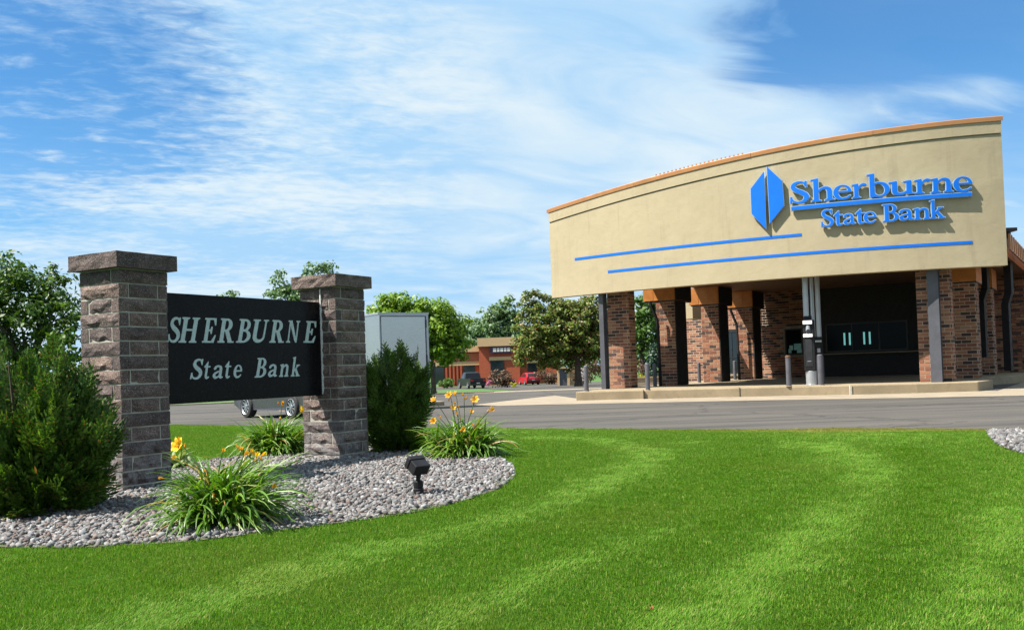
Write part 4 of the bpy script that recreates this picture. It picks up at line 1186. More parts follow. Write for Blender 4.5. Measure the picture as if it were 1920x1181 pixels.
# ------------------------------------------------------------------ sign on the canopy
def build_wall_sign():
    P = onc(1640, 390); s = thing('wall_sign', 'raised blue bank name and split diamond emblem on the tan canopy front', 'sign', P)
    cv = lambda x, y: onc(1380 + x / 3.2815, 200 + y / 3.2815)
    STAND, DEP = .05, .10
    def glyph(ch, x0, x1, zb, h, yb):
        pa, pb = cv(x0, yb), cv(x1, yb); xm = (pa[0] + pb[0]) / 2; t, nn = fnormal(xm)
        w = np.linalg.norm((pb - pa)[:2]); L = GLYPH[ch]
        ref = L.contours(); base = np.array([xm, fy(xm), 0]) - t * w / 2
        lo = np.vstack(ref).min(0); hi = np.vstack(ref).max(0)
        sc = h; z0 = zb + lo[1] * sc; z1 = zb + hi[1] * sc
        p = base + nn * (STAND + DEP)
        gr = .030
        me = contour_mesh('letter', ref, (0, w, z0 - zb, z1 - zb), DEP, M['blue'])
        lt = link('letter', me, s, face_matrix((p[0], p[1], zb), t, nn))
        big = L.contours(grow=gr / max(.4, h) * .62)
        kx = w / (hi[0] - lo[0]); ky = sc
        bl, bh = np.vstack(big).min(0), np.vstack(big).max(0)
        me2 = contour_mesh('trim', big, ((bl[0] - lo[0]) * kx, (bh[0] - lo[0]) * kx, bl[1] * ky, bh[1] * ky), DEP - .012, M['blue_trim'], zoff=.010)
        link('trim', me2, lt, face_matrix((p[0], p[1], zb), t, nn))
    for ch, x0, x1 in (('S', 336, 453), ('h', 464, 608), ('e', 601, 712), ('r', 713, 804), ('b', 806, 944), ('u', 938, 1098), ('r', 1095, 1193), ('n', 1192, 1330), ('e', 1331, 1446)):
        glyph(ch, x0, x1, 6.265 - .00006 * x0, .70, 560 - (x0 - 400) * .06)
    for ch, x0, x1 in (('S', 527, 604), ('t', 606, 660), ('a', 664, 737), ('t', 737, 795), ('e', 787, 864), ('B', 902, 1000), ('a', 1003, 1092), ('n', 1090, 1192), ('k', 1190, 1282)):
        glyph(ch, x0, x1, 5.40, .545, 730 - (x0 - 530) * .055)
    # underline bar
    a, b = onc(1485, 389)[0], onc(1819, 365)[0]
    m = MB(); V, Fc = sweep([lambda x: (STAND, 6.03), lambda x: (STAND + DEP, 6.03), lambda x: (STAND + DEP, 6.14), lambda x: (STAND, 6.14)], np.linspace(a, b, 12))
    m.add(V, Fc); ub = m.build('underline', M['blue'], s)
    m = MB(); V, Fc = sweep([lambda x: (STAND, 6.012), lambda x: (STAND + DEP - .01, 6.012), lambda x: (STAND + DEP - .01, 6.158), lambda x: (STAND, 6.158)], np.linspace(a - .018, b + .018, 12))
    m.add(V, Fc); m.build('trim', M['blue_trim'], ub)
    # emblem halves
    for pts in (((178, 405), (97, 510), (103, 662), (191, 757)), ((196, 375), (215, 722), (300, 612), (288, 460))):
        Q = [cv(*p) for p in pts]; xm = sum(q[0] for q in Q) / 4; t, nn = fnormal(xm); o_ = np.array([xm, fy(xm), 0])
        L = np.array([((q - o_) @ t, q[2]) for q in Q]); c = L.mean(0); z0 = c[1]
        loc = L - c
        p = o_ + t * c[0] + nn * (STAND + DEP)
        lo, hi = loc.min(0), loc.max(0)
        me = contour_mesh('emblem_half', [loc], (lo[0], hi[0], lo[1], hi[1]), DEP, M['blue'])
        e = link('emblem_half', me, s, face_matrix((p[0], p[1], z0), t, nn))
        l2 = loc * np.array([1.0 + .03 / (hi[0] - lo[0]), 1 + .03 / (hi[1] - lo[1])]); lo, hi = l2.min(0), l2.max(0)
        me = contour_mesh('trim', [l2], (lo[0], hi[0], lo[1], hi[1]), DEP - .012, M['blue_trim'], zoff=.010); link('trim', me, e, face_matrix((p[0], p[1], z0), t, nn))


build_wall_sign()

# ------------------------------------------------------------------ bollards, kiosks
def bollard(base, h, r, label, capm=False):
    b = thing('bollard', label, 'bollard', base, 'steel bollards on the drive-through islands'); p = np.array(base)
    m = MB(); m.lathe(p, [(r, 0), (r, h - .03), (r * .96, h - .012), (r * .75, h + .006), (r * .3, h + .014)], 18); m.build('post', M['bollard'], b, smooth=False)
    m = MB(); m.lathe(p, [(r * 1.35, 0), (r * 1.3, .015), (r * 1.02, .02)], 16); m.build('base_ring', M['concrete'], b)
    if capm: m = MB(); m.lathe(p, [(r * 1.08, h - .05), (r * 1.08, h + .01), (r * .8, h + .03)], 16); m.build('cap', M['brown_cap'], b)
    return b
for px, py, top, r, lb, cp in ((1100, 734, 686, .09, 'grey bollard at the far left end of the kerb, left of the steel post', 0),
                               (1215, 732, 681.5, .09, 'grey bollard on the kerb edge between the first brick column and the next', 0),
                               (1228.5, 724, 682, .09, 'grey bollard standing just behind another, left of the second brick column', 0),
                               (1311.5, 717.5, 680, .085, 'slim dark bollard between the second and third brick columns', 0),
                               (1378.5, 712.5, 677, .085, 'slim dark bollard in front of the tall dark window', 0),
                               (1479.5, 724.5, 668, .095, 'grey bollard with brown top left of the teller kiosk', 1),
                               (1539.5, 722.5, 665, .105, 'grey bollard just right of the silver kiosk base', 0)):
    p = G(px, py, ISZ); bollard(p, (py - top) * p[1] / F, r * .86, lb, cp)


def kiosk(px, py, label, first):
    p = G(px, py, ISZ); d = p[1]; s = F / d
    k = thing('teller_kiosk', label, 'kiosk', p, 'drive-through teller kiosks')
    # local axes: face turned to the left front
    X = np.array([.93, -.36, 0]); Y = np.array([.36, .93, 0])
    def bx(m, cx, cy, w, dd, z0, z1): 
        q = p + X * (cx - w / 2) + Y * (cy - dd / 2); m.hexa((q[0], q[1], ISZ + z0), X * w, Y * dd, (0, 0, z1 - z0))
    if first:
        m = MB(); m.lathe(p, [(.19, 0), (.19, .02), (.175, .03), (.175, .46), (.165, .47)], 24); m.build('base', M['alu'], k, smooth=False)
        m = MB(); bx(m, -.02, 0, .36, .34, .472, 2.17); m.build('cabinet', M['black_metal'], k, bevel=.02)
        m = MB(); bx(m, -.045, -.18, .29, .03, 1.60, 1.70); m.build('lit_panel', M['lit_panel'], k)
        m = MB(); bx(m, -.045, -.18, .29, .03, 2.03, 2.145); m.build('lit_panel', M['lit_panel'], k)
        q = p + Y * -.165 + X * -.03; m = MB(); m.tube([(q[0], q[1], ISZ + 1.74), (q[0], q[1], ISZ + 1.98)], [.085, .06], 14); m.build('carrier_tube', M['alu'], k)
        m = MB(); m.tube([(q[0] - .03, q[1] - .05, ISZ + 1.76), (q[0] - .03, q[1] - .13, ISZ + 1.78)], .075, 14); m.build('lens', M['dark'], k)
        m = MB(); bx(m, -.03, -.172, .22, .016, .62, 1.52); m.build('door', M['dark'], k, bevel=.004)
        m = MB(); bx(m, -.03, -.185, .12, .02, .78, .80); m.build('handle', M['alu'], k)
        m = MB(); bx(m, -.04, .0, .26, .24, 2.172, 2.30); m.build('neck', M['black_metal'], k)
        q = p - X * .08; m = MB(); m.tube([(q[0], q[1], ISZ + 2.302), (q[0], q[1], 4.40)], .095, 16); m.build('tube', M['alu'], k)
        q = p + X * .09 + Y * .05; m = MB(); m.tube([(q[0], q[1], ISZ + 2.17), (q[0], q[1], 4.40)], .035, 10); m.build('conduit', M['alu'], k)
    else:
        m = MB(); m.lathe(p, [(.17, 0), (.17, .95)], 16); m.build('base', M['bollard'], k)
        m = MB(); bx(m, 0, 0, .30, .32, .952, 1.62); m.build('cabinet', M['black_metal'], k, bevel=.015)
        m = MB(); bx(m, .0, -.165, .26, .02, 1.44, 1.50); m.build('display', M['letter_grey'], k)
        m = MB(); bx(m, .03, -.165, .10, .02, 1.08, 1.22); m.build('drawer', M['alu'], k)
        q = p + X * .05; m = MB(); m.tube([(q[0], q[1], ISZ + 1.622), (q[0], q[1], 4.40)], .085, 14); m.build('tube', M['alu'], k)
        q = p - X * .1; m = MB(); m.tube([(q[0], q[1], ISZ + 1.622), (q[0], q[1], 4.40)], .035, 8); m.build('conduit', M['alu'], k)
kiosk(1522, 721.5, 'black teller kiosk with two lit panels, silver drum base and fat tube above', True)
kiosk(1537, 719.0, 'narrow dark teller kiosk with a thin tube, hidden low down by a bollard', False)

# flood lamp under the canopy's right rear, on the copper band
def wall_lamp():
    p = D(1898, 478, 41.5); w = thing('wall_lamp', 'small dark floodlight on the copper band right of the canopy', 'lamp', p)
    m = MB(); m.hexa(p + np.array([-.12, 0, .05]), (.5, -.1, -.02), (.1, .4, 0), (-.06, .02, -.32)); m.build('head', M['dark'], w)
    m = MB(); m.hexa(p + np.array([.36, -.12, .0]), (.12, -.02, .01), (.1, .4, 0), (-.03, .0, -.2)); m.build('lens', M['white_plastic'], w)
    m = MB(); m.tube([p + np.array([.1, .2, 0]), p + np.array([.1, 1.5, .0])], .04, 8); m.build('arm', M['dark'], w)
wall_lamp()

# ------------------------------------------------------------------ metal cabinet
def cabinet():
    p = G(807, 757, .15); X = np.array([-.84, -.543, 0]); Y = np.array([-.543, .84, 0]); W, L, H = 1.72, 1.25, 2.86
    c = thing('metal_cabinet', 'tall brushed metal cabinet with a hinged door behind the right sign pillar', 'cabinet', p)
    bx = lambda m, a0, a1, b0, b1, z0, z1: m.hexa(p + X * a0 + Y * b0 + np.array([0, 0, z0]), X * (a1 - a0), Y * (b1 - b0), (0, 0, z1 - z0))
    m = MB(); bx(m, 0, W, 0, L, .0, H); m.build('body', M['stainless'], c)
    m = MB(); bx(m, -.03, W + .03, -.03, L + .03, H, H + .05); m.build('roof', M['alu'], c)
    m = MB(); bx(m, .115, W - .075, -.022, -.002, .05, H - .08); m.build('door', M['stainless'], c, bevel=.004); m = MB(); bx(m, .085, W - .05, -.008, -.001, .02, H - .055); m.build('door_gap_dark', M['dark'], c)  # dark strip added to darken the gap around the door
    m = MB(); bx(m, 0, .075, -.03, -.002, .0, H - .002); bx(m, W - .045, W, -.03, -.002, 0, H - .002); bx(m, .077, W - .047, -.03, -.002, H - .05, H - .002); m.build('door_frame', M['alu'], c)
    for z in (H - .42, H / 2 - .1, .25):
        m = MB(); q = p + X * .085 - Y * .035; m.tube([(q[0], q[1], .15 + z), (q[0], q[1], .15 + z + .24)], .022, 8); m.build('hinge', M['steel_grey'], c)
    m = MB(); bx(m, W - .2, W - .16, -.05, -.022, 1.2, 1.36); m.build('handle', M['dark'], c)
cabinet()

# ------------------------------------------------------------------ ground flood light in the bed
def flood():
    p = GH(785, 930); f = thing('floodlight', 'black box floodlight on a short post in the gravel', 'lamp', p)
    s = F / p[1]
    m = MB(); m.lathe(p, [(.036, -.02), (.036, .052), (.031, .056), (.031, .060)], 16); m.lathe(p, [(.030, .060), (.034, .064), (.034, .100), (.028, .106)], 16); m.build('post', M['black_metal'], f)
    m = MB(); m.tube([p + np.array([0, 0, .10]), p + np.array([.002, 0, .150])], .016, 10); m.tube([p + np.array([.002, 0, .140]), p + np.array([.008, .0, .172])], [.020, .015], 10); m.build('knuckle', M['black_metal'], f)
    # head: box tipped back towards the sign (facing left-rear, up)
    ax = np.array([-.55, .62, .56]); ax /= np.linalg.norm(ax); side = np.cross(ax, (0, 0, 1.)); side /= np.linalg.norm(side); up = np.cross(side, ax)
    c = p + np.array([0.0, 0.0, .208]); W, H, L = .122, .078, .135
    m = MB(); m.hexa(c - side * W / 2 - up * H / 2 - ax * L * .42, side * W, up * H, ax * L * .55); m.build('head', M['black_metal'], f, bevel=.006)
    m = MB(); m.hexa(c - side * (W / 2 + .004) - up * (H / 2 + .004) + ax * (L * .13 + .003), side * (W + .008), up * (H + .008), ax * L * .30); m.build('hood', M['black_metal'], f, bevel=.006)
    m = MB(); m.hexa(c - side * (W / 2 - .008) - up * (H / 2 - .008) + ax * (L * .43 + .003), side * (W - .016), up * (H - .016), ax * .004); m.build('lens', M['glass'], f)
flood()

# ------------------------------------------------------------------ plants in the bed
def strap_leaves(base, n, L0, L1, w, seed, spread=.05, up=(.25, 1.25), squash=1.0, lean=(0, 0)):
    g = np.random.default_rng(seed); SEG = 8; V = []; Fc = []
    for i in range(n):
        az = g.uniform(0, 6.28); el = g.uniform(*up); L = g.uniform(L0, L1); ww = w * g.uniform(.7, 1.25)
        bx = np.array(base) + (g.normal(0, spread), g.normal(0, spread), 0); d = np.array([math.cos(az), math.sin(az), 0]); d[:2] += lean
        tw = g.normal(0, .5); p = bx.copy(); a = el; cur = g.uniform(1.5, 2.5) * (1.35 - el * .45); b = len(V); az2 = g.normal(0, .35)
        for k in range(SEG + 1):
            t = k / SEG
            dirv = np.array([d[0] * math.cos(a), d[1] * math.cos(a), math.sin(a)])
            sd = np.array([-d[1], d[0], 0]); nr = np.cross(dirv, sd)
            wv = ww * (min(1, .45 + t * 2.2)) * (1 - t ** 3.2) + .0007
            q = math.cos(tw * t) * sd + math.sin(tw * t) * nr; nn = np.cross(q, dirv)
            V += [tuple(p - q * wv), tuple(p - nn * wv * .45), tuple(p + q * wv)]
            p = p + dirv * (L / SEG) + sd * az2 * (L / SEG) * t; a -= cur / SEG * (.35 + 1.5 * t)
            if p[2] < base[2] + .012: p[2] = base[2] + .012 + .01 * g.random()
        for k in range(SEG):
            j = b + 3 * k; Fc += [(j, j + 1, j + 4, j + 3), (j + 1, j + 2, j + 5, j + 4)]
    return V, Fc
def lily_flower(p, dirv, size, mat, parent, seed, opened=1.0):
    g = random.Random(seed); m = MB(); d = np.array(dirv, float); d /= np.linalg.norm(d)
    a = np.cross(d, (0, 0, 1.) if abs(d[2]) < .9 else (1., 0, 0)); a /= np.linalg.norm(a); b = np.cross(d, a)
    for k in range(6):
        an = k * math.pi / 3 + g.uniform(-.15, .15); r = math.cos(an) * a + math.sin(an) * b; tn = np.cross(d, r)
        ww = size * (.20 if k % 2 else .27) * (.45 + .55 * opened); V = []
        for t, out, w_ in ((0, .03, .06), (.3, .10, .55), (.6, .10 + .30 * opened, 1.0), (.85, .12 + .55 * opened, .75), (1.0, .12 + .78 * opened, .08)):
            h = t * size * (1 - .25 * opened * t * t) * 1.0; c = np.array(p) + d * h + r * out * size * .8
            V += [tuple(c - tn * ww * w_), tuple(c - r * ww * .25 * w_), tuple(c + tn * ww * w_)]
        Fc = []
        for i in range(4): j = 3 * i; Fc += [(j, j + 1, j + 4, j + 3), (j + 1, j + 2, j + 5, j + 4)]
        m.add(V, Fc)
    return m.build('flower', mat, parent, p)
def daylily(px, py, label, n, L, seed, flowers, buds=6, lean=(0, 0), width=.0085, spread=.05):
    base = GH(px, py); t = thing('daylily', label, 'plant', base, 'daylilies in the gravel bed')
    V, Fc = strap_leaves(base, n, L * .55, L, width, seed, spread, (.4, 1.45), lean=lean)
    tag(np_mesh('foliage', V, Fc, M['leaf_lily'], t, base), kind='stuff')
    g = random.Random(seed)
    for i, f in enumerate(flowers):
        fx, fy_ = f[:2]; sz = f[2] * .74; mat = M['petal_yellow'] if len(f) > 3 and f[3] == 'y' else M['petal']
        # flower position: on the plant's depth, a little to the front or rear
        q = D(fx, fy_, base[1] + g.uniform(-.26, -.02)); 
        root = base + np.array([g.uniform(-.04, .04), g.uniform(-.04, .04), 0]); mid = (root + q) / 2 + np.array([(root - q)[0] * .18, 0, .05])
        P = [root * (1 - s) ** 2 + 2 * mid * s * (1 - s) + q * s * s for s in np.linspace(0, 1, 7)]
        m = MB(); m.tube(P, [.0036] * 6 + [.0028], 5); m.build('stalk', M['stem'], t, base)
        op = f[4] if len(f) > 4 else g.choice((.15, .45, 1.0, .8))
        dv = (q - root) * np.array([1.6, 1.2, .5]) + np.array([g.uniform(-.3, .3), -.25, g.uniform(.05, .35)])
        lily_flower(q, dv, sz, mat, t, seed * 31 + i, op)
        if i % 2 == 0:
            for _ in range(2):
                o_ = q + np.array([g.uniform(-.03, .03), g.uniform(-.03, .03), g.uniform(-.05, .02)]); m = MB()
                m.tube([o_, o_ + np.array([g.uniform(-.01, .01), -.005, .016]), o_ + np.array([g.uniform(-.015, .015), -.008, .036])], [.003, .007, .002], 6); m.build('bud', M['stem'] if g.random() < .5 else M['petal'], t, o_)
daylily(412, 985, 'large daylily clump with orange blooms in front of the black sign panel', 700, .58, 2,
        [(341, 833, .05, 'o', .3), (309, 897, .05, 'o', .15), (403, 915, .05, 'o', .15), (416, 917, .052, 'o', .3), (430, 921, .055, 'o', .2), (417, 848, .05, 'o', .3), (452, 848, .055, 'o', .25),
         (458, 853, .055, 'o', .4), (468, 850, .05, 'o', .8), (481, 858, .058, 'y', .5), (489, 855, .06, 'y', .2), (509, 914, .05, 'o', .5), (388, 884, .04, 'o', .2)], lean=(.12, -.02), spread=.075)
daylily(522, 852, 'daylily clump against the left face of the right stone pillar', 640, .60, 3,
        [(529, 760, .09, 'o', .15), (563, 772, .11, 'y', 1.0), (474, 829, .07, 'o', .3), (525, 786, .06, 'y', .2)], width=.011, spread=.09)
daylily(868, 857, 'daylily clump covered in orange blooms right of the dark shrub', 680, .55, 4,
        [(845, 744, .085, 'o', .9), (855, 742, .07, 'o', .6), (870, 743, .06, 'o', .2), (817, 754, .085, 'o', .8), (891, 752, .085, 'o', 1.0), (848, 769, .085, 'o', .7), (918, 770, .08, 'o', .5),
         (882, 777, .08, 'o', .5), (859, 778, .06, 'o', .3), (816, 792, .085, 'o', .8), (865, 806, .08, 'o', .5), (870, 809, .075, 'o', .6), (888, 799, .05, 'o', .3), (826, 785, .05, 'o', .3), (853, 758, .05, 'o', .2)], width=.011, spread=.09, lean=(.05, 0))


def hosta():
    base = GH(332, 880); base = base + np.array([.0, .05, 0])
    t = thing('hosta', 'small pale-edged plant with a yellow bloom beside the left pillar', 'plant', base)
    V, Fc = strap_leaves(base, 46, .16, .30, .028, 9, .05, (.5, 1.4)); tag(np_mesh('foliage', V, Fc, M['hosta'], t, base), kind='stuff')
    for i, (fx, fy_, sz, mt, op) in enumerate(((341, 841, .12, 'petal_yellow', 1.0), (340, 828, .075, 'petal', .3), (325, 862, .075, 'petal', .4), (327, 872, .06, 'petal', .5))):
        q = D(fx, fy_, base[1] - .05); m = MB(); m.tube([base, (base + q) / 2 + np.array([.01, 0, .03]), q], .004, 5); m.build('stalk', M['stem'], t, base)
        lily_flower(q, (.3 * (i - 1), -.6, .4), sz, M[mt], t, 90 + i, op)
hosta()


def cedar(px, py, label, w, h, n, seed, spraysize=.17, taper=.55, flare=0.0, plumes=26, puff=.16, depth=None, stems=7):
    """feathery arborvitae: many flat fern-like sprays on upright stems"""
    base = GH(px, py)
    if depth: base = D(px, py, depth); base[2] = float(ground_h(base[0], base[1]))
    t = thing('cedar_shrub', label, 'shrub', base, 'cedar shrubs beside the sign'); g = np.random.default_rng(seed)
    # one spray template: flat, twice-branched
    variants = []
    for vi in range(6):
        V = []; Fc = []; r = np.random.default_rng(seed * 10 + vi)
        def leaf(p, d, L, wd):
            s_ = np.array([-d[1], d[0], 0]); b = len(V); nz = r.normal(0, .06)
            V.extend([p, p + d * L * .45 + s_ * wd + (0, 0, nz * L), p + d * L, p + d * L * .45 - s_ * wd - (0, 0, nz * L)]); Fc.append((b, b + 1, b + 2, b + 3))
        nb = 9
        for k in range(nb):
            tt = k / nb; p0 = np.array([0, tt * .80, -.10 * tt * tt]); side = 1 if k % 2 else -1
            ang = math.radians(r.uniform(32, 50)); d = np.array([side * math.sin(ang), math.cos(ang), -.1]); L = (.42 - .25 * tt) * r.uniform(.8, 1.15)
            for j in range(4):
                q = p0 + d * L * j / 4.0; leaf(q, d, L * .38, .032)
                for s2 in (1, -1):
                    a2 = ang * side + s2 * .6; d2 = np.array([math.sin(a2), math.cos(a2), -.12 + r.normal(0, .1)]); leaf(q, d2, L * .36 * (1 - .12 * j), .030)
            leaf(p0, np.array([0, 1, -.05]), .14, .022)
        leaf(np.array([0, .8, -.1]), np.array([0, 1., -.1]), .22, .02)
        variants.append((np.array(V), np.array(Fc)))
    AV = []; AF = []; off = 0; K = plumes; PL = []
    for k in range(K):
        an = 2.39996 * k + g.uniform(-.35, .35); f = ((k + .5) / K) ** .6
        top = h * (1.02 - taper * f ** 1.5) * g.uniform(.86, 1.04) * (.42 if k % 4 == 3 else 1); rr = w * (.12 + .88 * f) * g.uniform(.82, 1.1)
        b0 = np.array([.10 * w * math.cos(an), .10 * w * math.sin(an), 0]); tip = np.array([rr * math.cos(an), rr * math.sin(an), top])
        mid = np.array([rr * .72 * math.cos(an), rr * .72 * math.sin(an), top * .42])
        PL.append((b0, mid, tip, an))
    for i in range(n):
        b0, mid, tip, an = PL[i % K]; t_ = g.uniform(.03, 1.0) ** .85
        q = b0 * (1 - t_) ** 2 + 2 * mid * t_ * (1 - t_) + tip * t_ * t_; tg = 2 * (mid - b0) * (1 - t_) + 2 * (tip - mid) * t_; tg /= np.linalg.norm(tg)
        a2 = g.uniform(0, 6.28); e1 = np.cross(tg, (0, 0, 1.)); e1 /= np.linalg.norm(e1) + 1e-9; e2 = np.cross(tg, e1); rad = math.cos(a2) * e1 + math.sin(a2) * e2
        pr = puff * (1.15 - t_) * g.random() ** .6
        c = q + rad * pr; outw = np.array([math.cos(an), math.sin(an), 0])
        fwd = tg * (.55 + .5 * t_) + rad * .62 * (1.1 - t_) + outw * .15 + (0, 0, .12) + g.normal(0, .13, 3); fwd /= np.linalg.norm(fwd)
        right = np.cross(fwd, rad + g.normal(0, .45, 3)); right /= np.linalg.norm(right) + 1e-9; nn = np.cross(right, fwd)
        sz = spraysize * g.uniform(.6, 1.2) * (1.05 - .35 * t_); Vt, Ft = variants[i % 6]
        P = c + sz * (Vt[:, :1] * right + Vt[:, 1:2] * fwd + Vt[:, 2:] * nn)
        P[:, 2] = np.maximum(P[:, 2], .01)
        AV.append(P); AF.append(Ft + off); off += len(Vt)
    AV = np.vstack(AV) + base; AF = np.vstack(AF)
    tag(np_mesh('foliage', AV, AF, M['leaf_cedar'], t, base), kind='stuff')
    m = MB()
    for k in range(stems):
        an = k * 6.28 / stems + g.uniform(-.3, .3); rr = w * .45 * g.uniform(.2, 1)
        tip = base + np.array([rr * math.cos(an), rr * math.sin(an), h * g.uniform(.6, .95)]); mid = base + np.array([rr * .7 * math.cos(an), rr * .7 * math.sin(an), h * .35])
        m.tube([base + np.array([.05 * math.cos(an), .05 * math.sin(an), -.02]), mid, tip], [.022, .014, .004], 6)
    m.build('stem', M['bark'], t, base)
cedar(75, 962, 'large feathery cedar shrub in front of the left stone pillar', .45, 1.10, 1350, 5, .30, .58, plumes=30, puff=.17)
cedar(745, 847, 'dark cedar shrub standing against the right stone pillar', .38, 1.00, 1250, 8, .26, .20, plumes=28, puff=.17)

# ------------------------------------------------------------------ trees
def leaves(centres, normals, size, g, jit=.6):
    n = len(centres); a = g.normal(0, 1, (n, 3)); nr = normals + g.normal(0, jit, (n, 3)); nr /= np.linalg.norm(nr, axis=1, keepdims=True) + 1e-9
    u = np.cross(nr, a); u /= np.linalg.norm(u, axis=1, keepdims=True) + 1e-9; v = np.cross(nr, u)
    s = (size * g.uniform(.6, 1.3, n))[:, None]; c = centres
    V = np.stack([c - u * s, c + v * s * .55 + nr * s * .15, c + u * s, c - v * s * .55 + nr * s * .15], 1).reshape(-1, 3)
    return V, np.arange(4 * n).reshape(n, 4)
def tree(name, label, cat, base, blobs, mat, leaf, n, seed, trunk=None, group=None, clump=.28, per=60, gap=.55):
    """blobs: list of (dx,dy,dz,rx,ry,rz) ellipsoids making the crown; leaves sit in clumps over them"""
    g = np.random.default_rng(seed); base = np.array(base, float); t = thing(name, label, cat, base, group)
    vol = np.array([b[3] * b[5] for b in blobs]); k = max(6, int(n / per)); C = []; Nn = []; tips = []
    which = g.choice(len(blobs), k, p=vol / vol.sum())
    for i in range(k):
        b = np.array(blobs[which[i]], float); d = g.normal(0, 1, 3); d[2] += .25; d /= np.linalg.norm(d); r = (gap + (1 - gap) * g.random()) if g.random() < .82 else g.random() * .6
        c = b[:3] + d * b[3:] * r * (1 + .12 * g.normal()); cr = clump * g.uniform(.55, 1.35); m_ = int(per * g.uniform(.6, 1.4))
        q = g.normal(0, 1, (m_, 3)); q /= np.linalg.norm(q, axis=1, keepdims=True); rad = g.random((m_, 1)) ** .45
        C.append(c + q * rad * cr * np.array([1.15, 1.15, .75])); Nn.append(q * .6 + d * .5 + np.array([0, 0, .5])); tips.append(c)
    C = np.vstack(C) + base; Nn = np.vstack(Nn)
    V, Fq = leaves(C, Nn, leaf, g); tag(np_mesh('crown', V, Fq, mat, t, base), kind='stuff')
    if trunk:
        r0, zt = trunk; m = MB(); top = np.array([g.normal(0, .05), g.normal(0, .05), zt]) + base
        m.tube([base - (0, 0, .1), base + (0, 0, .12 * zt), (base + top) / 2 + g.normal(0, .03, 3), top], [r0 * 1.35, r0, r0 * .85, r0 * .65], 9)
        for j in g.choice(len(tips), min(16, len(tips)), replace=False):
            e = tips[j] + base; mid = top * .5 + e * .5 + np.array([0, 0, .06 * zt]); m.tube([top - (0, 0, .05 * zt * g.random() * 4), mid, e], [r0 * .42, r0 * .22, r0 * .06], 6)
        m.build('trunk', M['bark'], t, base)
    return t
def H(px, py, d): return D(px, py, d)
def z_at(py, px, d): return float(D(px, py, d)[2])
def base_at(px, d):
    p = D(px, 700, d); z = float(far_h(d)) if d > 50 else 0.0
    if d < 26: z = float(ground_h(p[0], p[1]))
    return np.array([p[0], p[1], z])
def blob_px(base, d, lst):
    """crown lobes measured in the photograph (px, py, half width, half height), with depth and spread in metres"""
    out = []
    for (px, py, hw, hh, dy) in lst:
        q = D(px, py, d + dy); s = F / (d + dy); out.append((q[0] - base[0], q[1] - base[1], q[2] - base[2], hw / s, max(hw, hh) / s * .8, hh / s))
    return out
b = base_at(52, 21); tree('leafy_tree', 'dense dark green tree behind the left pillar and cedar shrub', 'tree', b,
    blob_px(b, 21, [(20, 600, 100, 80, 0), (95, 560, 60, 60, .2), (30, 520, 45, 50, 0), (125, 630, 45, 60, -.4), (-60, 590, 80, 90, .3), (40, 690, 90, 50, .4)]), M['leaf_dark'], .06, 12500, 21, (.11, 1.3), 'trees around the bank', .26, 42)
b = base_at(575, 62); tree('leafy_tree', 'pale green tree top showing above the sign by the right pillar cap', 'tree', b,
    blob_px(b, 62, [(528, 538, 34, 26, 0), (592, 512, 34, 20, 0), (560, 545, 40, 26, 0), (570, 575, 70, 45, 1), (520, 590, 30, 30, 0), (600, 640, 60, 40, 1)]), M['leaf_poplar'], .13, 6000, 22, (.2, 4), 'trees around the bank', .42, 36)
b = base_at(430, 66); tree('leafy_tree', 'tree top barely showing above the middle of the sign panel', 'tree', b,
    blob_px(b, 66, [(430, 585, 34, 42, 0), (430, 640, 45, 40, 0)]), M['leaf_mid'], .13, 2600, 23, (.2, 3), 'trees around the bank', .42, 36)
b = base_at(812, 54); tree('maple_tree', 'bright yellow-green maple behind the metal cabinet', 'tree', b,
    blob_px(b, 54, [(790, 600, 75, 45, 0), (740, 590, 50, 40, .3), (830, 620, 50, 55, -.4), (790, 655, 75, 40, .2), (845, 660, 34, 28, -.5), (720, 640, 45, 55, .6)]), M['leaf_maple'], .115, 21000, 24, (.13, 2.2), 'trees around the bank', .36, 40)
b = base_at(1084, 66); tree('crabapple_tree', 'bronze-green crabapple tree with low branches left of the brick columns', 'tree', b,
    blob_px(b, 66, [(1045, 620, 70, 55, 0), (1005, 640, 50, 42, -.5), (1100, 610, 50, 55, .4), (1000, 590, 38, 30, 0), (985, 665, 32, 24, -.8), (1110, 655, 48, 36, 0), (1020, 568, 25, 14, .2), (1050, 665, 60, 28, .2), (1062, 590, 42, 40, .3), (1125, 590, 40, 48, .3), (1075, 640, 60, 40, -.4), (985, 556, 8, 13, 0), (1003, 553, 8, 9, 0), (975, 573, 9, 7, 0)]), M['leaf_crab'], .115, 30000, 25, (.26, 2.2), 'trees around the bank', .36, 40)
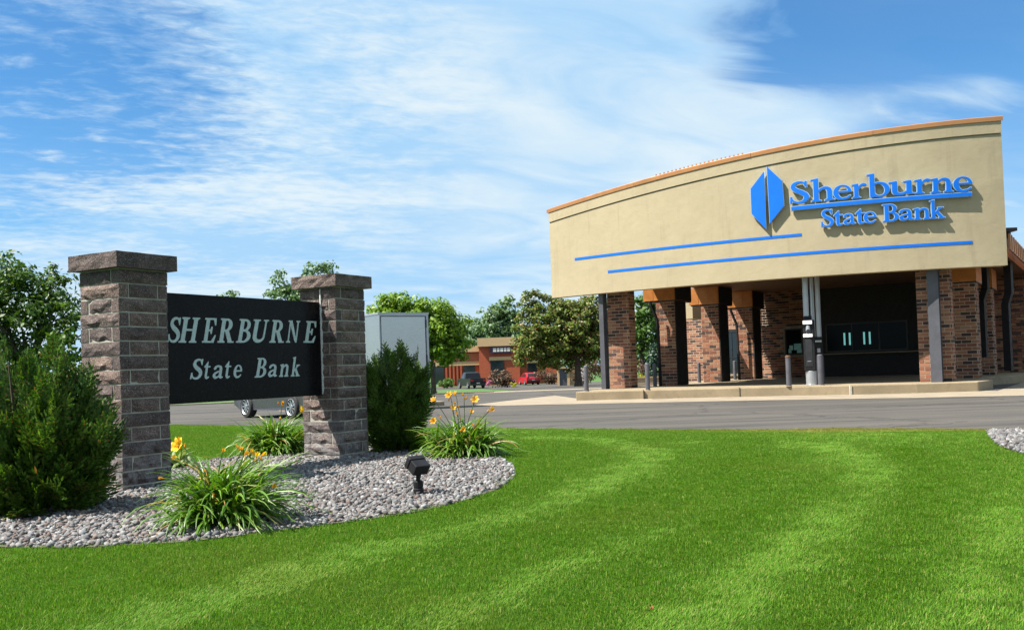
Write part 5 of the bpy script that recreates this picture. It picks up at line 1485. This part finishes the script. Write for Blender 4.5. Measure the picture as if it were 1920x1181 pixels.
for i, (px, d, lst, mt, lb) in enumerate((
    (940, 155, [(945, 585, 28, 26, 0), (925, 605, 28, 32, 0), (955, 615, 30, 32, 0), (940, 640, 40, 30, 0)], 'leaf_poplar', 'tall grey-green poplar right behind the red shop tower'),
    (895, 170, [(898, 622, 22, 20, 0), (900, 645, 30, 20, 0)], 'leaf_poplar', 'smaller grey-green poplar left of the tall one behind the shop'),
    (870, 175, [(868, 628, 20, 22, 0), (868, 650, 24, 20, 0)], 'leaf_poplar', 'low poplar in the gap beside the maple crown'),
    (1205, 74, [(1200, 590, 32, 45, 0), (1225, 600, 30, 50, 0), (1210, 650, 34, 40, 0)], 'leaf_mid', 'green tree seen between the first two brick columns'),
    (1255, 80, [(1265, 590, 30, 50, 0), (1290, 610, 26, 60, 0)], 'leaf_mid', 'green tree partly hidden by the second brick column'),
    (1010, 165, [(1010, 640, 50, 25, 0)], 'leaf_mid', 'dark tree mass behind the crabapple above the shop roof'),
    (1150, 170, [(1130, 640, 60, 40, 0), (1170, 650, 40, 40, 0)], 'leaf_mid', 'far tree behind the crabapple near the first brick column'))):
    b = base_at(px, d); tree('leafy_tree', lb, 'tree', b, blob_px(b, d, lst), M[mt], .0022 * d, 4200, 40 + i, (.2, 3.0), 'trees around the bank', .0068 * d, 30)
b = base_at(1224, 56); tree('spruce_tree', 'small blue-green spruce left of the second brick column', 'tree', b,
    blob_px(b, 56, [(1225, 700, 15, 14, 0), (1225, 682, 12, 14, 0), (1226, 665, 8, 12, 0), (1226, 652, 4, 8, 0)]), M['leaf_spruce'], .08, 2600, 61, (.06, .8), 'trees around the bank', .16, 30)
def bush(px, py, d, w, h, mat, label, n, seed, leaf=.05):
    b = D(px, py, d); b[2] = float(far_h(d)) if d > 50 else ISZ * 0
    tree('bush', label, 'shrub', b, [(0, 0, h * .5, w / 2, w / 2, h * .5), (w * .2, 0, h * .42, w * .35, w * .4, h * .4)], M[mat], leaf, n, seed, (.04, h * .3), 'bushes in the background', w * .16, 30, .6)
bush(1205, 700, 57, 1.5, 1.5, 'leaf_purple', 'bronze bush behind the first brick column', 900, 71, .07)
bush(1198, 712, 53, 1.1, .62, 'leaf_yellow', 'low yellow-green bush by the pale wall between columns', 700, 72, .05)
bush(940, 722, 112, 2.6, 2.1, 'leaf_purple', 'round dark bronze bush between the truck and the red car', 1800, 73, .12)
bush(838, 722, 118, 1.9, 1.2, 'leaf_mid', 'round green bush left of the dark truck', 1200, 74, .1)
bush(1024, 715, 122, 3.0, 2.0, 'leaf_purple', 'bronze bush right of the red car', 1500, 75, .12)
bush(1003, 705, 136, 2.6, 2.0, 'leaf_mid', 'bright green bush behind the red car', 1200, 76, .12)
bush(963, 724, 110, .9, .6, 'leaf_yellow', 'small yellow-green plant at the foot of the bronze bush', 400, 77, .07)
bush(916, 715, 120, .9, 1.0, 'leaf_pink', 'pink flowers left of the round bronze bush', 400, 78, .08)
bush(961, 715, 120, .7, .9, 'leaf_pink', 'pink flowers right of the round bronze bush', 300, 79, .08)
bush(1100, 700, 74, 2.6, 2.2, 'leaf_purple', 'bronze bush behind the grey bollard and steel post', 1300, 80, .09)
def far_wood():
    g = np.random.default_rng(91); C = []
    for i in range(420):
        x = g.uniform(-260, 300); y = 250 + g.uniform(-12, 12) + abs(x) * .05; h = g.uniform(5, 10) * (1 + .2 * math.sin(x * .05)); n = 34
        q = g.normal(0, 1, (n, 3)); q /= np.linalg.norm(q, axis=1, keepdims=True)
        C.append(np.array([x, y, -1 + h * .5]) + q * g.random((n, 1)) ** .4 * np.array([5, 4, h * .55]))
    C = np.vstack(C); V, Fq = leaves(C, np.tile([0, -.5, .6], (len(C), 1)), .85, g); o = np_mesh('far_wood', V, Fq, M['leaf_mid'])
    tag(o, 'far line of green trees along the horizon', 'wood', kind='stuff')
far_wood()
# low pale wall seen between the first two columns
def low_wall():
    a = D(1186, 720, 51.0); w = thing('low_wall', 'low pale stone wall between the first two brick columns', 'wall', (a[0], a[1], 0))
    m = MB(); m.box(a[0] - .3, a[1], 0, a[0] + 7, a[1] + .4, .42); m.build('wall', M['concrete_pale'], w); m = MB(); m.box(a[0] - .35, a[1] - .04, .422, a[0] + 7.05, a[1] + .44, .5); m.build('coping', M['concrete'], w)
low_wall()

# ------------------------------------------------------------------ distant shop
def shop():
    d = 132.; zg = -1.0
    p = D(898, 720, d); s = thing('brick_shop', 'low red brick shop with tan cornices and a dark sign, far behind', 'building', (p[0], p[1], zg))
    X = lambda px: float(D(px, 700, d)[0]); Z = lambda py: float(D(900, py, d)[2])
    bx = lambda nm, px0, px1, y0, y1, z0, z1, mat, par=s: MB().box(X(px0), d + y0, z0, X(px1), d + y1, z1).build(nm, mat, par)
    tw = bx('tower_wall', 899, 975, 0, 14, zg, Z(650), M['retail_brick'])
    bx('cornice', 897, 977, -.5, 14.4, Z(650) + .004, Z(634), M['retail_tan'])
    mw = bx('wall', 820, 898.8, 1.5, 14, zg, Z(659), M['retail_brick'])
    bx('cornice', 812, 898.7, 1.0, 14.2, Z(659) + .004, Z(647), M['retail_tan'])
    bx('stripe', 812, 898.7, 1.38, 1.498, Z(676), Z(661), M['retail_stripe'])
    bx('lintel', 812, 898.7, 1.3, 1.496, Z(684), Z(676.5), M['retail_tan'])
    for a, b_ in ((869, 890), (806, 832)):
        w = bx('window', a, b_, 1.36, 1.498, zg + .3, Z(684.5), M['dark']); bx('pane', a + 1, b_ - 1, 1.33, 1.358, zg + .5, Z(685.5), M['glass'], w)
    for px in (834, 841, 848, 855, 862): bx('pier', px, px + 3.4, 1.2, 1.496, zg, Z(684.6), M['retail_brick'])
    w = bx('window', 920, 946, -.08, -.004, zg + .2, Z(677), M['dark']); bx('pane', 921.5, 944.5, -.11, -.084, zg + .4, Z(678.5), M['glass'], w)
    bx('lintel', 918, 960, -.14, -.004, Z(676.5), Z(670), M['retail_tan'])
    sg = bx('sign_board', 920, 962, -.35, -.005, Z(664), Z(650.5), M['retail_dark'])
    for i, (a, b_) in enumerate(((926, 932), (933.5, 938), (939.5, 945), (946.5, 951), (952.5, 957.5))): bx('sign_letter', a, b_, -.40, -.355, Z(660.5), Z(653.5), M['white_plastic'], sg)
    bx('side_wall', 975.2, 1045, 1.2, 14, zg, Z(662), M['retail_brick']); bx('cornice', 977.2, 1048, .8, 14.2, Z(662) + .004, Z(654), M['retail_tan'])
    w = bx('window', 990, 1008, 1.1, 1.198, zg + .3, Z(684), M['dark']); bx('pane', 991, 1007, 1.06, 1.098, zg + .5, Z(685), M['glass'], w)
    bx('lintel', 988, 1012, 1.05, 1.198, Z(683.5), Z(677), M['retail_tan'])
shop()
def pavilion():
    d = 108.; p = D(1050, 718, d); z = -1.0; s = thing('entry_shelter', 'tan posts and flat roof of a small shelter beyond the crabapple', 'shelter', (p[0], p[1], z))
    X = lambda px: float(D(px, 700, d)[0]); Z = lambda py: float(D(1060, py, d)[2])
    bx = lambda nm, a, b_, y0, y1, z0, z1, mat: MB().box(X(a), d + y0, z0, X(b_), d + y1, z1).build(nm, mat, s)
    bx('roof', 1042, 1086, 0, 3, Z(690.5), Z(688), M['retail_tan'])
    for a, b_ in ((1045.5, 1049), (1063.5, 1068)): bx('post', a, b_, .2, .6, z, Z(690.6), M['retail_tan'])
    bx('screen', 1049.2, 1063, .3, .5, z, Z(690.7), M['steel_grey']); bx('wall', 1068.2, 1084, .9, 1.2, z, Z(690.7), M['retail_tan'])
    d2 = 80.; q = D(1098, 712, d2); b2 = thing('utility_box', 'pale grey utility box beyond the grey bollard', 'box', (q[0], q[1], float(far_h(d2))))
    a = D(1088, 700, d2)[0]; c = D(1100, 700, d2)[0]; zt = float(D(1095, 690, d2)[2])
    MB().box(a, d2, float(far_h(d2)) + .35, c, d2 + .7, zt).build('box', M['white_plastic'], b2, bevel=.02); MB().box(a + .1, d2 + .1, float(far_h(d2)) - .05, c - .1, d2 + .6, float(far_h(d2)) + .349).build('plinth', M['concrete_pale'], b2)
pavilion()
def post_sign():
    d = 56.; p = D(816, 733, d); zf = float(far_h(d)); t = thing('slim_post', 'slim dark post on the far grass strip below the maple', 'post', (p[0], p[1], zf))
    MB().tube([(p[0], p[1], zf - .05), (p[0], p[1], zf + 1.75)], .07, 8).build('pole', M['steel_grey'], t); MB().lathe((p[0], p[1], zf), [(.14, 0), (.13, .06), (.08, .08)], 10).build('foot', M['concrete_pale'], t)
post_sign()

# ------------------------------------------------------------------ vehicles
def wheel(parent, c, axis, r, wd, rimmat=None, spokes=9):
    c = np.array(c, float); ax = np.array(axis, float); ax /= np.linalg.norm(ax); up = np.array([0, 0, 1.]); fw = np.cross(ax, up)
    def ringmesh(prof, n=28):
        V = []; Fc = []; k = len(prof)
        for i in range(n):
            a = 2 * math.pi * i / n; e = math.cos(a) * fw + math.sin(a) * up
            for (rr, h) in prof: V.append(c + e * rr + ax * h)
        for i in range(n):
            for j in range(k - 1):
                a0 = i * k + j; b0 = ((i + 1) % n) * k + j; Fc.append((a0, a0 + 1, b0 + 1, b0))
        return V, Fc
    w = thing_part = MB(); w.add(*ringmesh([(r * .66, wd * .42), (r * .72, wd * .5), (r * .93, wd * .46), (r, wd * .30), (r, -wd * .30), (r * .93, -wd * .46), (r * .6, -wd * .5)]))
    wo = w.build('wheel', M['rubber'], parent, c)
    m = MB(); m.add(*ringmesh([(r * .70, wd * .47), (r * .66, wd * .50), (r * .62, wd * .44), (r * .60, -wd * .2), (r * .02, -wd * .2)]))
    m.build('rim', rimmat or M['rim'], wo, c)
    m = MB()
    for k in range(spokes):
        a = 2 * math.pi * k / spokes; e = math.cos(a) * fw + math.sin(a) * up; tn = np.cross(ax, e)
        m.hexa(c + e * r * .12 - tn * r * .055 + ax * wd * .28, e * r * .50, tn * r * .11, ax * wd * .12)
    m.tube([c + ax * wd * .2, c + ax * wd * .46], r * .17, 12); m.build('spokes', rimmat or M['rim'], wo, c)
    return wo
def car(name, label, cat, centre, fwd, prof, glass, L, W, wheels, mat, zg, group=None, tail=True, low=.22):
    """prof: side outline (x along length 0..1 from the rear, z in m); extruded across the width with tumblehome"""
    f = np.array([fwd[0], fwd[1], 0]); f /= np.linalg.norm(f); sd = np.array([-f[1], f[0], 0]); c = np.array([centre[0], centre[1], zg])
    t = thing(name, label, cat, c, group)
    zmax = max(p[1] for p in prof); zb = .95 if zmax < 1.75 else 1.1
    def P(x, y, z):
        k = 1 - .16 * max(0, (z - zb) / (zmax - zb + .01)); e = .03 * abs(x - .5) ** 2 * 4
        return c + f * (x - .5) * L + sd * y * W / 2 * (k - e) + np.array([0, 0, z])
    ys = [-1, -.9, -.5, 0, .5, .9, 1]; n = len(prof); V = []; Fc = []
    for yi, y in enumerate(ys):
        for (x, z) in prof: V.append(P(x, y, z if abs(y) < .95 else low + (z - low) * .965))
    for j in range(len(ys) - 1):
        for i in range(n):
            i2 = (i + 1) % n; Fc.append((j * n + i, (j + 1) * n + i, (j + 1) * n + i2, j * n + i2))
    Fc.append(tuple(range(n))); Fc.append(tuple((len(ys) - 1) * n + i for i in range(n - 1, -1, -1)))
    m = MB(); m.add(V, Fc); b = m.build('body', mat, t, c, smooth=False)
    for nm, pts in glass:
        for s_ in ((-1, 1) if nm == 'side_window' else (1,)):
            m = MB()
            if nm == 'side_window':
                V = [P(x, s_ * 1.005, low + (z - low) * .965) for x, z in pts]; V2 = [v + sd * s_ * .012 for v in V]; k = len(V)
                m.add(V + V2, [tuple(range(k)) if s_ < 0 else tuple(range(k - 1, -1, -1)), tuple(range(2 * k - 1, k - 1, -1)) if s_ < 0 else tuple(range(k, 2 * k))] + [(i, (i + 1) % k, k + (i + 1) % k, k + i) for i in range(k)])
            else:
                (xa, za), (xb, zb_) = pts; nv = np.array([0, 0, 0.]); dv = P(xb, 0, zb_) - P(xa, 0, za); out = np.cross(sd, dv); out /= np.linalg.norm(out)
                if out @ (P(xa, 0, za) - (c + np.array([0, 0, .9]))) < 0: out = -out
                V = [P(xa, -.8, za), P(xa, .8, za), P(xb, .76, zb_), P(xb, -.76, zb_)]; V = [v + out * .006 for v in V]; V2 = [v + out * .012 for v in V]
                m.add(V + V2, [(0, 1, 2, 3), (7, 6, 5, 4)] + [(i, (i + 1) % 4, 4 + (i + 1) % 4, 4 + i) for i in range(4)])
            m.build(nm, M['glass'], t, c)
    for (x, r) in wheels:
        for s_ in (-1, 1): wheel(t, P(x, s_ * .93, r) * np.array([1, 1, 0]) + np.array([0, 0, zg + r]), sd * s_, r, .24)
    if tail:
        for s_ in (-1, 1):
            q = P(-.004, s_ * .78, .82); m = MB(); m.hexa(q - sd * .14, sd * .28, -f * .03, (0, 0, .22)); m.build('tail_lamp', M['tail'], t, c)
        q = P(-.006, 0, .55); m = MB(); m.hexa(q - sd * .18, sd * .36, -f * .02, (0, 0, .12)); m.build('number_plate', M['white_plastic'], t, c)
    m = MB(); q = P(-.012, -.96, .36); m.hexa(q, sd * W * .94, f * .12, (0, 0, .2)); m.build('bumper', M['dark'], t, c)
    return t
SEDAN = [(0, .42), (.0, .75), (.02, .98), (.13, 1.04), (.25, 1.40), (.40, 1.47), (.52, 1.42), (.68, 1.0), (.93, .86), (.995, .68), (1, .34), (.92, .22), (.08, .22)]
HATCH = [(0, .42), (.0, .80), (.02, 1.02), (.10, 1.44), (.30, 1.56), (.50, 1.50), (.68, 1.06), (.93, .90), (.995, .68), (1, .36), (.92, .24), (.08, .24)]
PICK = [(0, .55), (.0, .85), (.004, 1.18), (.36, 1.18), (.39, 1.80), (.44, 1.88), (.58, 1.88), (.70, 1.22), (.96, 1.12), (1, .8), (1, .42), (.92, .38), (.08, .38)]
pL, pR = D(468, 779, 28.4), D(553, 776, 26.6)
pL[2] = pR[2] = 0; fwd = pR - pL; wb = float(np.linalg.norm(fwd)); fwd /= wb; sdv = np.array([fwd[1], -fwd[0], 0])
# visible side looks to the left front
side = sdv if sdv @ np.array([-.9, -.45, 0]) > 0 else -sdv
cc = (pL + pR) / 2 - side * .82 
car('parked_car', 'grey car parked behind the sign with silver alloy wheels showing underneath', 'car', cc, fwd, HATCH,
    [('rear_window', ((.028, 1.06), (.095, 1.42))), ('windscreen', ((.67, 1.09), (.515, 1.47))), ('side_window', ((.12, 1.04), (.15, 1.40), (.32, 1.48), (.48, 1.44), (.62, 1.07)))], wb / .60, 1.78, ((.19, .335), (.79, .335)), M['car_grey'], 0.0)
q = D(884, 722, 113); car('pickup_truck', 'black pickup truck parked before the red brick shop', 'truck', q, (-.35, 1), PICK, [('rear_window', ((.392, 1.25), (.42, 1.74))), ('side_window', ((.42, 1.2), (.44, 1.74), (.56, 1.76), (.66, 1.24)))], 5.4, 1.95, ((.19, .39), (.82, .39)), M['car_dark'], -1.0 - .0)
q = D(992, 716, 124); car('red_car', 'bright red car parked right of the round bronze bush', 'car', q, (-.25, 1), HATCH, [('rear_window', ((.028, 1.06), (.095, 1.42))), ('side_window', ((.12, 1.04), (.15, 1.40), (.32, 1.48), (.48, 1.44), (.62, 1.07)))], 4.3, 1.8, ((.19, .33), (.79, .33)), M['car_red'], -1.0)

# ------------------------------------------------------------------ fallen leaves on the lawn
for i, (px, py, lb) in enumerate(((1222, 1162, 'small orange fallen leaf on the grass near the bottom edge'), (1017, 838, 'pale fallen leaf on the grass right of the gravel bed'))):
    p = GH(px, py); m = MB(); r = .009; V = []
    for k in range(10):
        a = 2 * math.pi * k / 10; rr = r * (1 if k % 2 == 0 else .45); V.append((p[0] + rr * math.cos(a), p[1] + rr * math.sin(a), p[2] + .042 + .006 * math.sin(3 * a)))
    V2 = [(x, y, z - .0015) for x, y, z in V]; n = 10
    m.add(V + V2, [tuple(range(n)), tuple(range(2 * n - 1, n - 1, -1))] + [(k, n + k, n + (k + 1) % n, (k + 1) % n) for k in range(n)])
    tag(m.build('fallen_leaf', M['dead_leaf'], None, (p[0], p[1], p[2])), lb, 'leaf')
